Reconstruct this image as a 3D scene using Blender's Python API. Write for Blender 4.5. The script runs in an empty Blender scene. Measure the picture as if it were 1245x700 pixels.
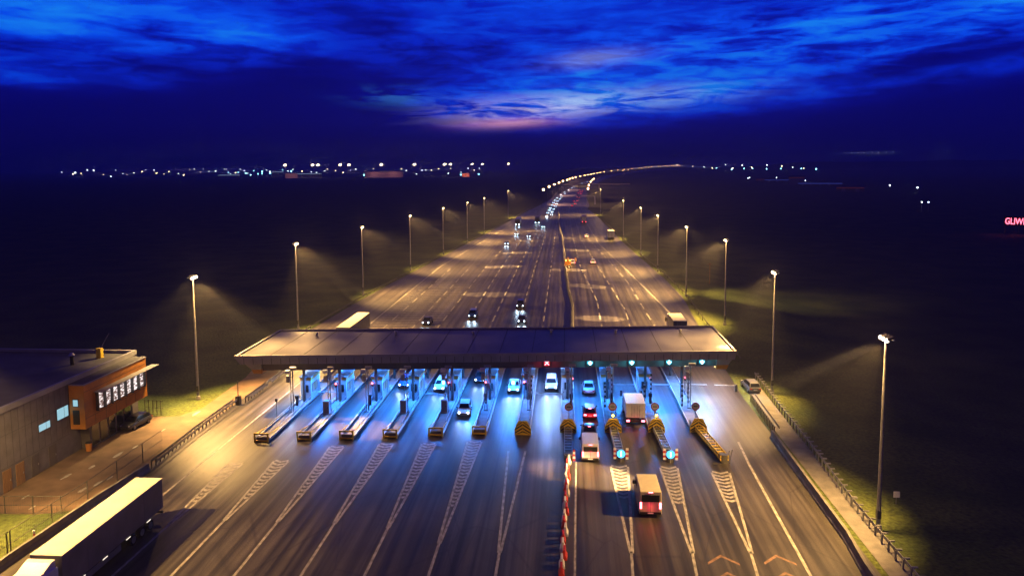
import bpy, math, random
from mathutils import Vector, Matrix
R = math.radians
rnd = random.Random(11)
scene = bpy.context.scene
col = scene.collection
ORD = ['first', 'second', 'third', 'fourth', 'fifth', 'sixth', 'seventh', 'eighth', 'ninth', 'tenth', 'eleventh', 'twelfth',
       'thirteenth', 'fourteenth']

# ------------------------------------------------------------------ materials
def new_mat(name):
    m = bpy.data.materials.new(name); m.use_nodes = True
    return m, m.node_tree, m.node_tree.nodes['Principled BSDF']

def mat(name, c, rough=0.6, metal=0.0, var=0.25, scale=3.0, bump=0.0, coord='Object', stretch=(1, 1, 1), spec=0.5, coat=0.0):
    m, nt, b = new_mat(name)
    b.inputs['Roughness'].default_value = rough
    b.inputs['Metallic'].default_value = metal
    b.inputs['Specular IOR Level'].default_value = spec
    b.inputs['Coat Weight'].default_value = coat
    tc = nt.nodes.new('ShaderNodeTexCoord'); mp = nt.nodes.new('ShaderNodeMapping')
    mp.inputs['Scale'].default_value = stretch
    nt.links.new(tc.outputs[coord], mp.inputs[0])
    n = nt.nodes.new('ShaderNodeTexNoise'); n.inputs['Scale'].default_value = scale; n.inputs['Detail'].default_value = 6
    nt.links.new(mp.outputs[0], n.inputs['Vector'])
    r = nt.nodes.new('ShaderNodeValToRGB')
    r.color_ramp.elements[0].position = 0.3; r.color_ramp.elements[1].position = 0.7
    lo = [max(0, v * (1 - var)) for v in c]; hi = [min(1, v * (1 + var * 0.6)) for v in c]
    r.color_ramp.elements[0].color = (*lo, 1); r.color_ramp.elements[1].color = (*hi, 1)
    nt.links.new(n.outputs[0], r.inputs[0]); nt.links.new(r.outputs[0], b.inputs['Base Color'])
    if bump:
        bp = nt.nodes.new('ShaderNodeBump'); bp.inputs['Strength'].default_value = bump; bp.inputs['Distance'].default_value = 0.05
        nt.links.new(n.outputs[0], bp.inputs['Height']); nt.links.new(bp.outputs[0], b.inputs['Normal'])
    return m

def emis(name, c, s, sample=False):
    m, nt, b = new_mat(name)
    b.inputs['Base Color'].default_value = (0.02, 0.02, 0.02, 1)
    b.inputs['Emission Color'].default_value = (*c, 1); b.inputs['Emission Strength'].default_value = s
    if not sample:
        m.cycles.emission_sampling = 'NONE'
    return m

M = {}
def asphalt(name, base, worn, rough0, rough1):
    m, nt, b = new_mat(name); L = nt.links
    tc = nt.nodes.new('ShaderNodeTexCoord')
    def noise(scale, detail, st=(1, 1, 1), dist=0.0):
        mp = nt.nodes.new('ShaderNodeMapping'); mp.inputs['Scale'].default_value = st
        L.new(tc.outputs['Object'], mp.inputs[0])
        n = nt.nodes.new('ShaderNodeTexNoise'); n.inputs['Scale'].default_value = scale; n.inputs['Detail'].default_value = detail
        n.inputs['Distortion'].default_value = dist
        L.new(mp.outputs[0], n.inputs['Vector']); return n.outputs[0]
    def ramp(f, p0, c0, p1, c1):
        r = nt.nodes.new('ShaderNodeValToRGB'); e = r.color_ramp.elements
        e[0].position, e[0].color, e[1].position, e[1].color = p0, (*c0, 1), p1, (*c1, 1)
        L.new(f, r.inputs[0]); return r.outputs[0]
    def mix(a, bb, f, mode='MULTIPLY'):
        x = nt.nodes.new('ShaderNodeMix'); x.data_type = 'RGBA'; x.blend_type = mode
        if isinstance(f, float): x.inputs[0].default_value = f
        else: L.new(f, x.inputs[0])
        L.new(a, x.inputs[6]); L.new(bb, x.inputs[7]); return x.outputs[2]
    big = ramp(noise(0.06, 4), 0.35, base, 0.68, worn)
    streak = ramp(noise(1.0, 6, (1.3, 0.014, 1), .3), 0.40, (0.38, 0.38, 0.39), 0.62, (1.25, 1.22, 1.18))
    fine = ramp(noise(9.0, 6), 0.3, (0.72, 0.72, 0.72), 0.7, (1.22, 1.2, 1.18))
    patch = ramp(noise(0.35, 8, (1, 0.5, 1), 0.6), 0.4, (0.8, 0.79, 0.78), 0.6, (1.1, 1.1, 1.1))
    c = mix(mix(mix(big, streak, 1.0), fine, 1.0), patch, 0.8)
    # sealed cracks running across and along the slabs
    v = nt.nodes.new('ShaderNodeTexVoronoi'); v.feature = 'DISTANCE_TO_EDGE'; v.inputs['Scale'].default_value = 1.0
    mp = nt.nodes.new('ShaderNodeMapping'); mp.inputs['Scale'].default_value = (0.19, 0.06, 1); L.new(tc.outputs['Object'], mp.inputs[0]); L.new(mp.outputs[0], v.inputs['Vector'])
    cr = ramp(v.outputs[0], 0.0, (0.55, 0.55, 0.55), 0.012, (1, 1, 1))
    c = mix(c, cr, 0.8)
    L.new(c, b.inputs['Base Color'])
    rr = nt.nodes.new('ShaderNodeMapRange'); rr.inputs['To Min'].default_value = rough0; rr.inputs['To Max'].default_value = rough1
    L.new(noise(0.9, 5, (1.0, 0.03, 1)), rr.inputs[0]); L.new(rr.outputs[0], b.inputs['Roughness'])
    bp = nt.nodes.new('ShaderNodeBump'); bp.inputs['Strength'].default_value = 0.15; bp.inputs['Distance'].default_value = 0.02
    L.new(noise(14, 4), bp.inputs['Height']); L.new(bp.outputs[0], b.inputs['Normal'])
    b.inputs['Specular IOR Level'].default_value = 0.4
    return m
M['asphalt'] = asphalt('asphalt', (0.048, 0.043, 0.038), (0.088, 0.079, 0.070), 0.32, 0.6)
M['yard'] = mat('yard_paving', (0.16, 0.10, 0.06), 0.8, var=0.4, scale=0.5, bump=0.1)
def grass_mat():
    m, nt, b = new_mat('grass'); L = nt.links
    tc = nt.nodes.new('ShaderNodeTexCoord')
    n1 = nt.nodes.new('ShaderNodeTexNoise'); n1.inputs['Scale'].default_value = 0.09; n1.inputs['Detail'].default_value = 8
    n2 = nt.nodes.new('ShaderNodeTexNoise'); n2.inputs['Scale'].default_value = 2.6; n2.inputs['Detail'].default_value = 9
    L.new(tc.outputs['Object'], n1.inputs[0]); L.new(tc.outputs['Object'], n2.inputs[0])
    r1 = nt.nodes.new('ShaderNodeValToRGB'); r1.color_ramp.elements[0].position = 0.38; r1.color_ramp.elements[1].position = 0.66
    r1.color_ramp.elements[0].color = (0.035, 0.058, 0.010, 1); r1.color_ramp.elements[1].color = (0.10, 0.125, 0.022, 1)
    r2 = nt.nodes.new('ShaderNodeValToRGB'); r2.color_ramp.elements[0].position = 0.3; r2.color_ramp.elements[1].position = 0.72
    r2.color_ramp.elements[0].color = (0.4, 0.4, 0.4, 1); r2.color_ramp.elements[1].color = (1.5, 1.45, 1.3, 1)
    x = nt.nodes.new('ShaderNodeMix'); x.data_type = 'RGBA'; x.blend_type = 'MULTIPLY'; x.inputs[0].default_value = 1
    L.new(n1.outputs[0], r1.inputs[0]); L.new(n2.outputs[0], r2.inputs[0]); L.new(r1.outputs[0], x.inputs[6]); L.new(r2.outputs[0], x.inputs[7])
    L.new(x.outputs[2], b.inputs['Base Color']); b.inputs['Roughness'].default_value = 0.95
    bp = nt.nodes.new('ShaderNodeBump'); bp.inputs['Strength'].default_value = 0.7; bp.inputs['Distance'].default_value = 0.25
    L.new(n2.outputs[0], bp.inputs['Height']); L.new(bp.outputs[0], b.inputs['Normal'])
    return m
M['grass'] = grass_mat()
M['paint'] = mat('road_paint', (0.36, 0.34, 0.29), 0.6, var=0.6, scale=3.5, stretch=(1, 0.4, 1))
M['orange_paint'] = mat('orange_road_paint', (0.22, 0.125, 0.075), 0.6, var=0.5, scale=2.5)
M['concrete'] = mat('concrete', (0.36, 0.34, 0.31), 0.8, var=0.3, scale=1.2, bump=0.05)
M['dark_concrete'] = mat('dark_concrete', (0.16, 0.15, 0.14), 0.85, var=0.35, scale=0.8)
M['galv'] = mat('galvanised_steel', (0.42, 0.42, 0.42), 0.45, metal=0.7, var=0.2)
M['dark_galv'] = mat('weathered_steel', (0.12, 0.115, 0.11), 0.55, metal=0.5, var=0.3)
M['white'] = mat('white_paint', (0.72, 0.72, 0.7), 0.45, var=0.12)
M['booth_wall'] = mat('booth_wall_panel', (0.46, 0.46, 0.45), 0.5, var=0.2, scale=1.5)
M['grey_panel'] = mat('grey_cladding', (0.30, 0.295, 0.30), 0.5, metal=0.15, var=0.18, scale=0.6)
M['dark_panel'] = mat('dark_cladding', (0.11, 0.095, 0.09), 0.55, var=0.25, scale=0.7)
M['roofing'] = mat('roof_membrane', (0.12, 0.115, 0.115), 0.38, var=0.5, scale=0.22, stretch=(1, 0.6, 1))
M['roof_dark'] = mat('bitumen_roof', (0.07, 0.07, 0.075), 0.7, var=0.4, scale=0.4)
M['orange'] = mat('orange_cladding', (0.62, 0.24, 0.035), 0.5, var=0.18, scale=0.8)
M['seam'] = mat('seam_gap', (0.05, 0.05, 0.05), 0.8)
M['yellow'] = mat('yellow_paint', (0.75, 0.52, 0.04), 0.5, var=0.25)
M['black'] = mat('black_paint', (0.015, 0.015, 0.016), 0.5, var=0.3)
M['rubber'] = mat('rubber', (0.012, 0.012, 0.012), 0.8)
M['rim'] = mat('alloy_rim', (0.45, 0.45, 0.46), 0.3, metal=0.9)
M['glass'] = mat('dark_window_glass', (0.010, 0.012, 0.015), 0.06, var=0.1, spec=0.8)
M['red'] = mat('red_plastic', (0.55, 0.035, 0.022), 0.5, var=0.2)
M['red_sign'] = mat('red_sign_film', (0.42, 0.03, 0.04), 0.4, var=0.15)
M['sign_face'] = mat('sign_face', (0.42, 0.40, 0.40), 0.5, var=0.15)
M['white_plastic'] = mat('white_plastic', (0.72, 0.70, 0.66), 0.5, var=0.18)
M['hill'] = mat('dark_wooded_ground', (0.02, 0.024, 0.014), 1.0, var=0.6, scale=0.02)
M['tan'] = mat('tan_trailer_tarp', (0.62, 0.585, 0.49), 0.5, var=0.12, scale=0.5)
M['truck_side'] = mat('grey_trailer_side', (0.20, 0.19, 0.19), 0.5, var=0.25, scale=0.5)
M['beige'] = mat('beige_van_paint', (0.62, 0.55, 0.33), 0.4, var=0.08, coat=0.4)
M['wall'] = mat('grey_render_wall', (0.17, 0.155, 0.16), 0.85, var=0.3, scale=0.7)
M['timber'] = mat('brown_timber_door', (0.30, 0.16, 0.06), 0.6, var=0.3, stretch=(4, 4, 0.5))
M['soffit_metal'] = mat('soffit_sheet', (0.28, 0.28, 0.30), 0.5, var=0.15)
for nm, c in dict(car_white=(0.75, 0.75, 0.75), car_silver=(0.45, 0.46, 0.48), car_dark=(0.03, 0.032, 0.04), car_blue=(0.02, 0.06, 0.22),
                  car_red=(0.28, 0.02, 0.025), car_grey=(0.13, 0.135, 0.15), lorry_red=(0.35, 0.03, 0.03), lorry_blue=(0.05, 0.1, 0.25)).items():
    M[nm] = mat(nm + '_paint', c, 0.3, var=0.06, coat=0.6)
# things that give off light
WARM = (1.0, 0.70, 0.36); COOL = (0.55, 0.80, 1.0)
M['lamp'] = emis('sodium_lamp_lens', (1.0, 0.72, 0.36), 12)
M['dim_lamp'] = emis('dim_lamp_lens', (1.0, 0.84, 0.62), 4)
M['farlamp'] = emis('far_lamp_lens', (1.0, 0.52, 0.22), 20, False)
M['citywarm'] = emis('city_lamp_warm', (1.0, 0.78, 0.55), 14, False)
M['citywhite'] = emis('city_lamp_white', (0.72, 0.80, 1.0), 11, False)
M['citycyan'] = emis('city_lamp_cyan', (0.30, 0.75, 1.0), 12, False)
M['mastlamp'] = emis('mast_flood_lens', (1.0, 0.76, 0.46), 14, False)
M['head'] = emis('headlight_lens', (0.62, 0.82, 1.0), 14)
M['farhead'] = emis('far_headlight_lens', (0.55, 0.76, 1.0), 16, False)
M['tail'] = emis('tail_light_lens', (1.0, 0.05, 0.10), 7)
M['fartail'] = emis('far_tail_light_lens', (1.0, 0.06, 0.12), 8, False)
M['brake'] = emis('brake_light_lens', (1.0, 0.12, 0.16), 12)
M['marker'] = emis('side_marker_lens', (1.0, 0.86, 0.70), 1.3)
M['downlight'] = emis('canopy_luminaire', (0.35, 0.65, 1.0), 12)
M['sig_red'] = emis('red_signal_face', (1.0, 0.01, 0.04), .5)
M['sig_white'] = emis('signal_cross', (1.0, 0.62, 0.68), 2)
M['sig_cyan'] = emis('arrow_signal_face', (0.0, 0.40, 0.62), .8)
M['sig_arrow'] = emis('arrow_signal_centre', (0.6, 0.98, 1.0), 8)
M['amber'] = emis('amber_beacon', (1.0, 0.62, 0.08), 10)
M['keepsign'] = emis('blue_lit_sign', (0.06, 0.45, 0.95), 2.6)
M['keepwhite'] = emis('white_lit_symbol', (0.8, 0.95, 1.0), 3.2)
M['far_strip'] = emis('pale_lit_strip', (0.5, 0.65, 1.0), .9, False)
M['win_cyan'] = emis('lit_office_window', (0.45, 0.85, 1.0), .7)
M['booth_lit'] = emis('lit_booth_window', (0.35, 0.7, 0.9), 0.35)
M['neon_red'] = emis('red_neon_letters', (1.0, 0.12, 0.20), 5.0)
M['redglow'] = emis('red_lit_panel', (1.0, 0.15, 0.08), 0.04, False)
M['blueglow'] = emis('blue_led_strip', (0.10, 0.15, 1.0), 0.22, False)
def strip_window():
    m, nt, b = new_mat('lit_control_room_glass'); L = nt.links
    tc = nt.nodes.new('ShaderNodeTexCoord'); mp = nt.nodes.new('ShaderNodeMapping'); mp.inputs['Scale'].default_value = (1, 1.3, 2.6)
    n = nt.nodes.new('ShaderNodeTexNoise'); n.inputs['Scale'].default_value = 1.6; n.inputs['Detail'].default_value = 3
    r = nt.nodes.new('ShaderNodeValToRGB'); e = r.color_ramp.elements
    e[0].position = 0.42; e[0].color = (0.10, 0.05, 0.04, 1); e[1].position = 0.6; e[1].color = (0.85, 0.74, 0.72, 1)
    L.new(tc.outputs['Object'], mp.inputs[0]); L.new(mp.outputs[0], n.inputs[0]); L.new(n.outputs[0], r.inputs[0])
    L.new(r.outputs[0], b.inputs['Emission Color']); b.inputs['Emission Strength'].default_value = 1.5
    b.inputs['Base Color'].default_value = (0.03, 0.03, 0.03, 1); b.inputs['Roughness'].default_value = 0.1
    return m
M['win_strip'] = strip_window()

# ------------------------------------------------------------------ mesh helpers
class MB:
    def __init__(s): s.v = []; s.f = []; s.m = []
    def face(s, pts, mi=0):
        k = len(s.v); s.v += [tuple(p) for p in pts]; s.f.append(list(range(k, k + len(pts)))); s.m.append(mi)
    def prism(s, base, top, mi=0):
        """two matching rings of points; base runs counter-clockwise seen from the top"""
        k = len(s.v); n = len(base)
        s.v += [tuple(p) for p in base] + [tuple(p) for p in top]
        s.f.append([k + i for i in reversed(range(n))]); s.m.append(mi)
        s.f.append([k + n + i for i in range(n)]); s.m.append(mi)
        for i in range(n):
            j = (i + 1) % n
            s.f.append([k + i, k + j, k + n + j, k + n + i]); s.m.append(mi)
    def box(s, x0, x1, y0, y1, z0, z1, mi=0):
        q = [(x0, y0), (x1, y0), (x1, y1), (x0, y1)]
        s.prism([(x, y, z0) for x, y in q], [(x, y, z1) for x, y in q], mi)
    def poly(s, pts, z0, z1, mi=0):
        s.prism([(p[0], p[1], z0) for p in pts], [(p[0], p[1], z1) for p in pts], mi)
    def bar(s, p, q, w, h=None, mi=0):
        h = h or w; p = Vector(p); q = Vector(q); d = (q - p).normalized()
        up = Vector((0, 0, 1)) if abs(d.z) < 0.95 else Vector((0, 1, 0))
        a = d.cross(up).normalized() * w / 2; b = a.cross(d).normalized() * h / 2
        o = [-a - b, a - b, a + b, -a + b]
        s.prism([q + t for t in o][::-1], [p + t for t in o][::-1], mi)
    def cyl(s, p, q, r0, r1=None, n=12, mi=0):
        r1 = r0 if r1 is None else r1; p = Vector(p); q = Vector(q); d = (q - p).normalized()
        up = Vector((0, 0, 1)) if abs(d.z) < 0.95 else Vector((0, 1, 0))
        a = d.cross(up).normalized(); b = d.cross(a)
        A = [p + (a * math.cos(t) + b * math.sin(t)) * r0 for t in [2 * math.pi * i / n for i in range(n)]]
        B = [q + (a * math.cos(t) + b * math.sin(t)) * r1 for t in [2 * math.pi * i / n for i in range(n)]]
        s.prism(A, B, mi)
    def ball(s, c, r, n=8, rings=5, mi=0, sz=1.0):
        c = Vector(c); k = len(s.v)
        s.v.append((c.x, c.y, c.z - r * sz))
        for j in range(1, rings):
            t = -math.pi / 2 + math.pi * j / rings
            for i in range(n):
                u = 2 * math.pi * i / n
                s.v.append((c.x + r * math.cos(t) * math.cos(u), c.y + r * math.cos(t) * math.sin(u), c.z + r * sz * math.sin(t)))
        s.v.append((c.x, c.y, c.z + r * sz)); e = len(s.v) - 1
        for i in range(n):
            j = (i + 1) % n
            s.f.append([k, k + 1 + j, k + 1 + i]); s.m.append(mi)
            for g in range(rings - 2):
                a = k + 1 + g * n
                s.f.append([a + i, a + j, a + n + j, a + n + i]); s.m.append(mi)
            a = k + 1 + (rings - 2) * n
            s.f.append([a + i, a + j, e]); s.m.append(mi)
    def loft(s, rings, mi=0, cap=True):
        k = len(s.v); n = len(rings[0])
        for r in rings: s.v += [tuple(p) for p in r]
        for a in range(len(rings) - 1):
            for i in range(n):
                j = (i + 1) % n
                s.f.append([k + a * n + i, k + a * n + j, k + (a + 1) * n + j, k + (a + 1) * n + i]); s.m.append(mi)
        if cap:
            s.f.append([k + i for i in reversed(range(n))]); s.m.append(mi)
            s.f.append([k + (len(rings) - 1) * n + i for i in range(n)]); s.m.append(mi)
    def build(s, name, mats, parent=None, smooth=False, bevel=0.0, loc=None):
        me = bpy.data.meshes.new(name); me.from_pydata(s.v, [], s.f)
        mats = mats if isinstance(mats, (list, tuple)) else [mats]
        for m in mats: me.materials.append(M[m] if isinstance(m, str) else m)
        me.polygons.foreach_set('material_index', s.m)
        if smooth: me.polygons.foreach_set('use_smooth', [True] * len(s.f))
        me.update()
        o = bpy.data.objects.new(name, me); col.objects.link(o)
        if parent is not None: o.parent = parent
        if loc is not None: o.location = loc
        if bevel:
            b = o.modifiers.new('bevel', 'BEVEL'); b.width = bevel; b.segments = 2; b.limit_method = 'ANGLE'; b.angle_limit = R(40)
        return o

def tag(o, label=None, cat=None, group=None, kind=None):
    if label: o['label'] = label
    if cat: o['category'] = cat
    if group: o['group'] = group
    if kind: o['kind'] = kind
    return o

def empty(name, loc=(0, 0, 0), rz=0.0):
    o = bpy.data.objects.new(name, None); col.objects.link(o); o.location = loc; o.rotation_euler = (0, 0, rz)
    o.empty_display_size = 0.3
    return o

def thing(name, label, cat, loc=(0, 0, 0), rz=0.0, group=None):
    return tag(empty(name, loc, rz), label, cat, group)

def copy_tree(o, parent=None):
    c = o.copy(); col.objects.link(c)
    if parent is not None: c.parent = parent
    for ch in list(o.children): copy_tree(ch, c)
    return c

def light(name, kind, loc, power, color, parent=None, target=None, size=0.2, angle=60, blend=0.3, sx=None, sy=None):
    d = bpy.data.lights.new(name, kind); d.energy = power; d.color = color
    if kind == 'SPOT':
        d.spot_size = R(angle); d.spot_blend = blend; d.shadow_soft_size = size
    elif kind == 'AREA':
        d.shape = 'RECTANGLE'; d.size = sx or size; d.size_y = sy or size
    else:
        d.shadow_soft_size = size
    o = bpy.data.objects.new(name, d); col.objects.link(o); o.location = loc
    if target is not None:
        v = Vector(target) - Vector(loc); o.rotation_euler = v.to_track_quat('-Z', 'Y').to_euler()
    if parent is not None: o.parent = parent
    return o

def smooth01(t): t = max(0.0, min(1.0, t)); return t * t * (3 - 2 * t)

# ------------------------------------------------------------------ setting: ground, hills, road
def far_line(Y):                       # centre of the motorway after it leaves the plaza and bends right
    pts = [(480, -3.2), (560, -4.4), (620, 0), (700, 3), (800, 7), (1000, 17), (1300, 34), (1600, 60), (2000, 96), (2400, 142), (2800, 236),
           (3100, 330), (3400, 424), (3700, 535), (4200, 720), (5000, 1000)]
    for (a, xa), (b, xb) in zip(pts, pts[1:]):
        if Y <= b: return xa + (xb - xa) * (Y - a) / (b - a)
    return pts[-1][1]
def terrain(x, y):
    h = 19.5 * smooth01((y - 2000) / 1800) * smooth01((x + 300) / 600)
    h += 5.0 * smooth01((y - 2600) / 2500)
    if x > 33: h -= 2.6 * smooth01((x - 37) / 26) * (1 - smooth01((y - 1000) / 800))
    return h
def axis(spec):
    out = [spec[0][0]]
    for a, b, st in spec:
        k = max(1, round((b - a) / st)); out += [a + (b - a) * i / k for i in range(1, k + 1)]
    return out
gx = axis([(-7000, -1000, 600), (-1000, -200, 100), (-200, -60, 20), (-60, 80, 4), (80, 240, 20), (240, 1000, 76), (1000, 7000, 600)])
gy = axis([(-240, 0, 40), (0, 260, 10), (260, 1000, 60), (1000, 4400, 120), (4400, 9400, 500)])
g = MB(); n = len(gx)
g.v = [(x, y, terrain(x, y) - 0.06) for y in gy for x in gx]
for j in range(len(gy) - 1):
    for i in range(n - 1):
        g.f.append([j * n + i, j * n + i + 1, (j + 1) * n + i + 1, (j + 1) * n + i]); g.m.append(0)
tag(g.build('ground', 'grass', smooth=True), kind='structure')

def ridge(name, y0, depth, x0, x1, hfun, step):
    b = MB(); nx = int((x1 - x0) / step); rows = [0.0, 0.25, 0.45, 0.6, 1.0]; rr = random.Random(5)
    for k, t in enumerate(rows):
        for i in range(nx + 1):
            x = x0 + i * step; hh = hfun(x) * math.sin(math.pi * min(t, 1.0)) ** 0.8 if 0 < t < 1 else -8
            b.v.append((x + rr.uniform(-.3, .3) * step, y0 + depth * t, hh + (rr.uniform(-1, 1) * 2.4 if 0 < t < 1 else 0)))
    for k in range(len(rows) - 1):
        for i in range(nx):
            a = k * (nx + 1) + i; b.f.append([a, a + 1, a + nx + 2, a + nx + 1]); b.m.append(0)
    return tag(b.build(name, 'hill', smooth=True), kind='structure')
ridge('hills', 3300, 900, 850, 4200, lambda x: 26 + 26 * smooth01((x - 850) / 500) + 3 * math.sin(x / 140) + 2 * math.sin(x / 57), 18)
ridge('hills', 6600, 1500, 1200, 6500, lambda x: 70 * smooth01((x - 1200) / 1200) * (0.85 + 0.15 * math.sin(x / 500)), 60)

left_edge = [(-46.2, -20), (-46.2, 73), (-46.4, 96), (-46.4, 112), (-51.6, 128), (-52.1, 143.6), (-50.8, 182), (-49.2, 209.6), (-43.1, 298.9),
             (-35.4, 416.6), (-27, 560)]
right_edge = [(25.6, -20), (25.6, 103), (26.6, 125), (28.0, 151.9), (30.0, 184), (29.6, 214.5), (25.9, 309.8), (21.8, 494.3), (19, 560)]
rd = MB(); rd.face([(x, y, 0) for x, y in right_edge] + [(x, y, 0) for x, y in reversed(left_edge)])
tag(rd.build('road', 'asphalt'), kind='structure')
fr = MB(); Y = 560; prev = None
while Y < 4800:
    c = far_line(Y); d = Vector((far_line(Y + 20) - c, 20)).normalized()
    w = 22 - 5 * smooth01((Y - 560) / 300)
    L_ = (c - d.y * w, Y + d.x * w); R_ = (c + d.y * w, Y - d.x * w)
    z = lambda p: terrain(*p) + 0.05
    cur = ((*L_, z(L_)), (*R_, z(R_)))
    if prev: fr.face([prev[0], prev[1], cur[1], cur[0]])
    prev = cur; Y += 60
fr.v = [(x, y, z + 0.02) for x, y, z in fr.v]
tag(fr.build('motorway', 'asphalt'), kind='structure')
yd = MB(); yd.face([(-75, -20, -0.02), (-46.25, -20, -0.02), (-46.25, 96, -0.02), (-46.4, 128, -0.02), (-54, 128, -0.02), (-50.6, 109.5, -0.02), (-50.1, 94.5, -0.02),
                    (-51.6, 91.2, -0.02), (-56.4, 90.6, -0.02), (-58, 90.6, -0.02), (-75, 62.0, -0.02)])
tag(yd.build('yard', 'yard'), kind='structure')
gl = MB(); gl.poly([(-60, 48), (-46.6, 48), (-46.6, 64.8), (-50.5, 63.4), (-60, 63.2)], -0.02, 0.05)
tag(gl.build('lawn', 'grass'), kind='structure')
sv = MB(); sv.face([(26.1, 40, -0.02), (28.1, 40, -0.02), (28.6, 81, -0.02), (29.4, 112, -0.02), (27.2, 112, -0.02), (26.4, 92, -0.02)])
tag(sv.build('service_path', 'dark_concrete'), kind='structure')

# painted markings: one sheet 4 mm over the asphalt
mk = MB(); Z = 0.005
def stripe(x0, y0, x1, y1, w, mi=0):
    d = Vector((x1 - x0, y1 - y0)).normalized(); nx, ny = -d.y * w / 2, d.x * w / 2
    mk.face([(x0 - nx, y0 - ny, Z), (x1 - nx, y1 - ny, Z), (x1 + nx, y1 + ny, Z), (x0 + nx, y0 + ny, Z)], mi)
def dashed(pts, w, on, off):
    for (x0, y0), (x1, y1) in zip(pts, pts[1:]):
        Lh = math.hypot(x1 - x0, y1 - y0); t = 0
        while t < Lh - 0.5:
            e = min(t + on, Lh)
            stripe(x0 + (x1 - x0) * t / Lh, y0 + (y1 - y0) * t / Lh, x0 + (x1 - x0) * e / Lh, y0 + (y1 - y0) * e / Lh, w); t += on + off
def solid(pts, w):
    for (x0, y0), (x1, y1) in zip(pts, pts[1:]): stripe(x0, y0, x1, y1, w)
XI = [-36.6, -31.6, -26.5, -21.3, -15.8, -10.5, -5.1, 0.5, 6.1, 11.5, 16.7]
YT = [82.8, 83.6, 84.2, 85.0, 85.9, 86.7, 87.2, 88.2, 88.6, 88.9, 89.3]
solid([(-40.8, 30), (-40.8, 128)], 0.22)
solid([(-41.2, 140), (-41.4, 180), (-41.4, 238), (-36.2, 326), (-30, 420)], 0.28)
for x in (-37.4, -31.4, -26.2, -20.9, -15.4, -9.7, -4.4):
    k = 1 - 0.0016 * max(0, 0)
    dashed([(x, 132), (x * 0.995, 236)], 0.3, 6, 4.5)
    if x > -30: dashed([(x * 0.995, 236), (x * 0.9 - 0.4, 340), (x * 0.72 - 1.5, 560)], 0.32, 6, 8)
dashed([(7.6, 132), (8.1, 178), (5.4, 238), (4.2, 330), (3, 560)], 0.3, 7, 5)
dashed([(13.2, 132), (14.1, 167), (11.4, 236), (7.6, 330), (6.5, 560)], 0.3, 7, 5)
dashed([(18.9, 132), (18.2, 206), (16.0, 250), (11.2, 330), (9.5, 560)], 0.3, 7, 5)
solid([(24.4, 140), (23.8, 165), (20.1, 230), (15.0, 310), (13.2, 420)], 0.28)
solid([(20.9, 86), (20.5, 79.2), (19.9, 57), (19.2, 30)], 0.26)
# rumble bars over the lanes beyond the canopy
y = 140
while y < 205:
    for xa in (-40.6, -37.0, -31.0):
        stripe(xa + 0.4, y, xa + 5.0 if xa > -37.5 else xa + 2.8, y + 0.5, 0.22)
    y += 2.6
# tapered chevron gores in front of every island
def gore(x, ytip, apex_dx, yap, yend, w, chev_end, xend=None):
    xa = x + apex_dx; xe = xa if xend is None else xend
    y0 = ytip - 2.2
    for sgn in (-1, 1):
        stripe(x + sgn * w, y0, xa + sgn * 0.09, yap, 0.24)
    stripe(xa, yap + 0.3, xe, yend, 0.24)
    y = y0
    while y > chev_end:
        t = (y0 - y) / (y0 - yap); hw = w * (1 - t) - 0.1; xc = x + apex_dx * t
        if hw > 0.15:
            for sgn in (-1, 1):
                mk.face([(xc, y + 0.0, Z), (xc + sgn * hw, y + hw * 0.55, Z), (xc + sgn * hw, y + hw * 0.55 - 0.42, Z), (xc, y - 0.42, Z)][::sgn * 1], 0)
        y -= 0.82
gore(-36.9, 78.5, 0.1, 62.5, 40, 0.85, 65)
gore(-32.0, 79.5, 0.0, 63.5, 40, 0.85, 65.5)
gore(-27.0, 84.0, 0.15, 63.5, 40, 0.85, 66)
gore(-21.3, 85.2, -0.1, 63.5, 40, 0.85, 67)
gore(-16.2, 85.5, 0.0, 63.0, 40, 0.85, 67)
gore(-10.8, 86.5, -0.2, 60.5, 40, 0.85, 67.5)
gore(-5.5, 84.0, -0.05, 59.3, 40, 1.0, 90)
gore(6.1, 80.2, -0.3, 59.9, 40, 0.95, 70, 4.6)
gore(11.5, 80.2, -0.5, 60.2, 40, 0.95, 69.5, 9.6)
gore(16.9, 79.2, -0.9, 60.5, 40, 0.95, 70, 14.0)
for cx_, cy_ in ((13.3, 60.1), (18.0, 60.4), (13.3, 57.5), (18.0, 57.8), (13.2, 54.9), (17.9, 55.2)):
    for sgn in (-1, 1):
        mk.face([(cx_, cy_, Z), (cx_ + sgn * 1.3, cy_ - 1.25, Z), (cx_ + sgn * 1.3, cy_ - 1.6, Z), (cx_, cy_ - 0.36, Z)][::sgn], 1)
# yellow kerb line beside the red and white barrier
stripe(1.35, 79, 0.75, 50, 0.18)
tag(mk.build('road_markings', ['paint', 'orange_paint']), kind='structure')

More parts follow.
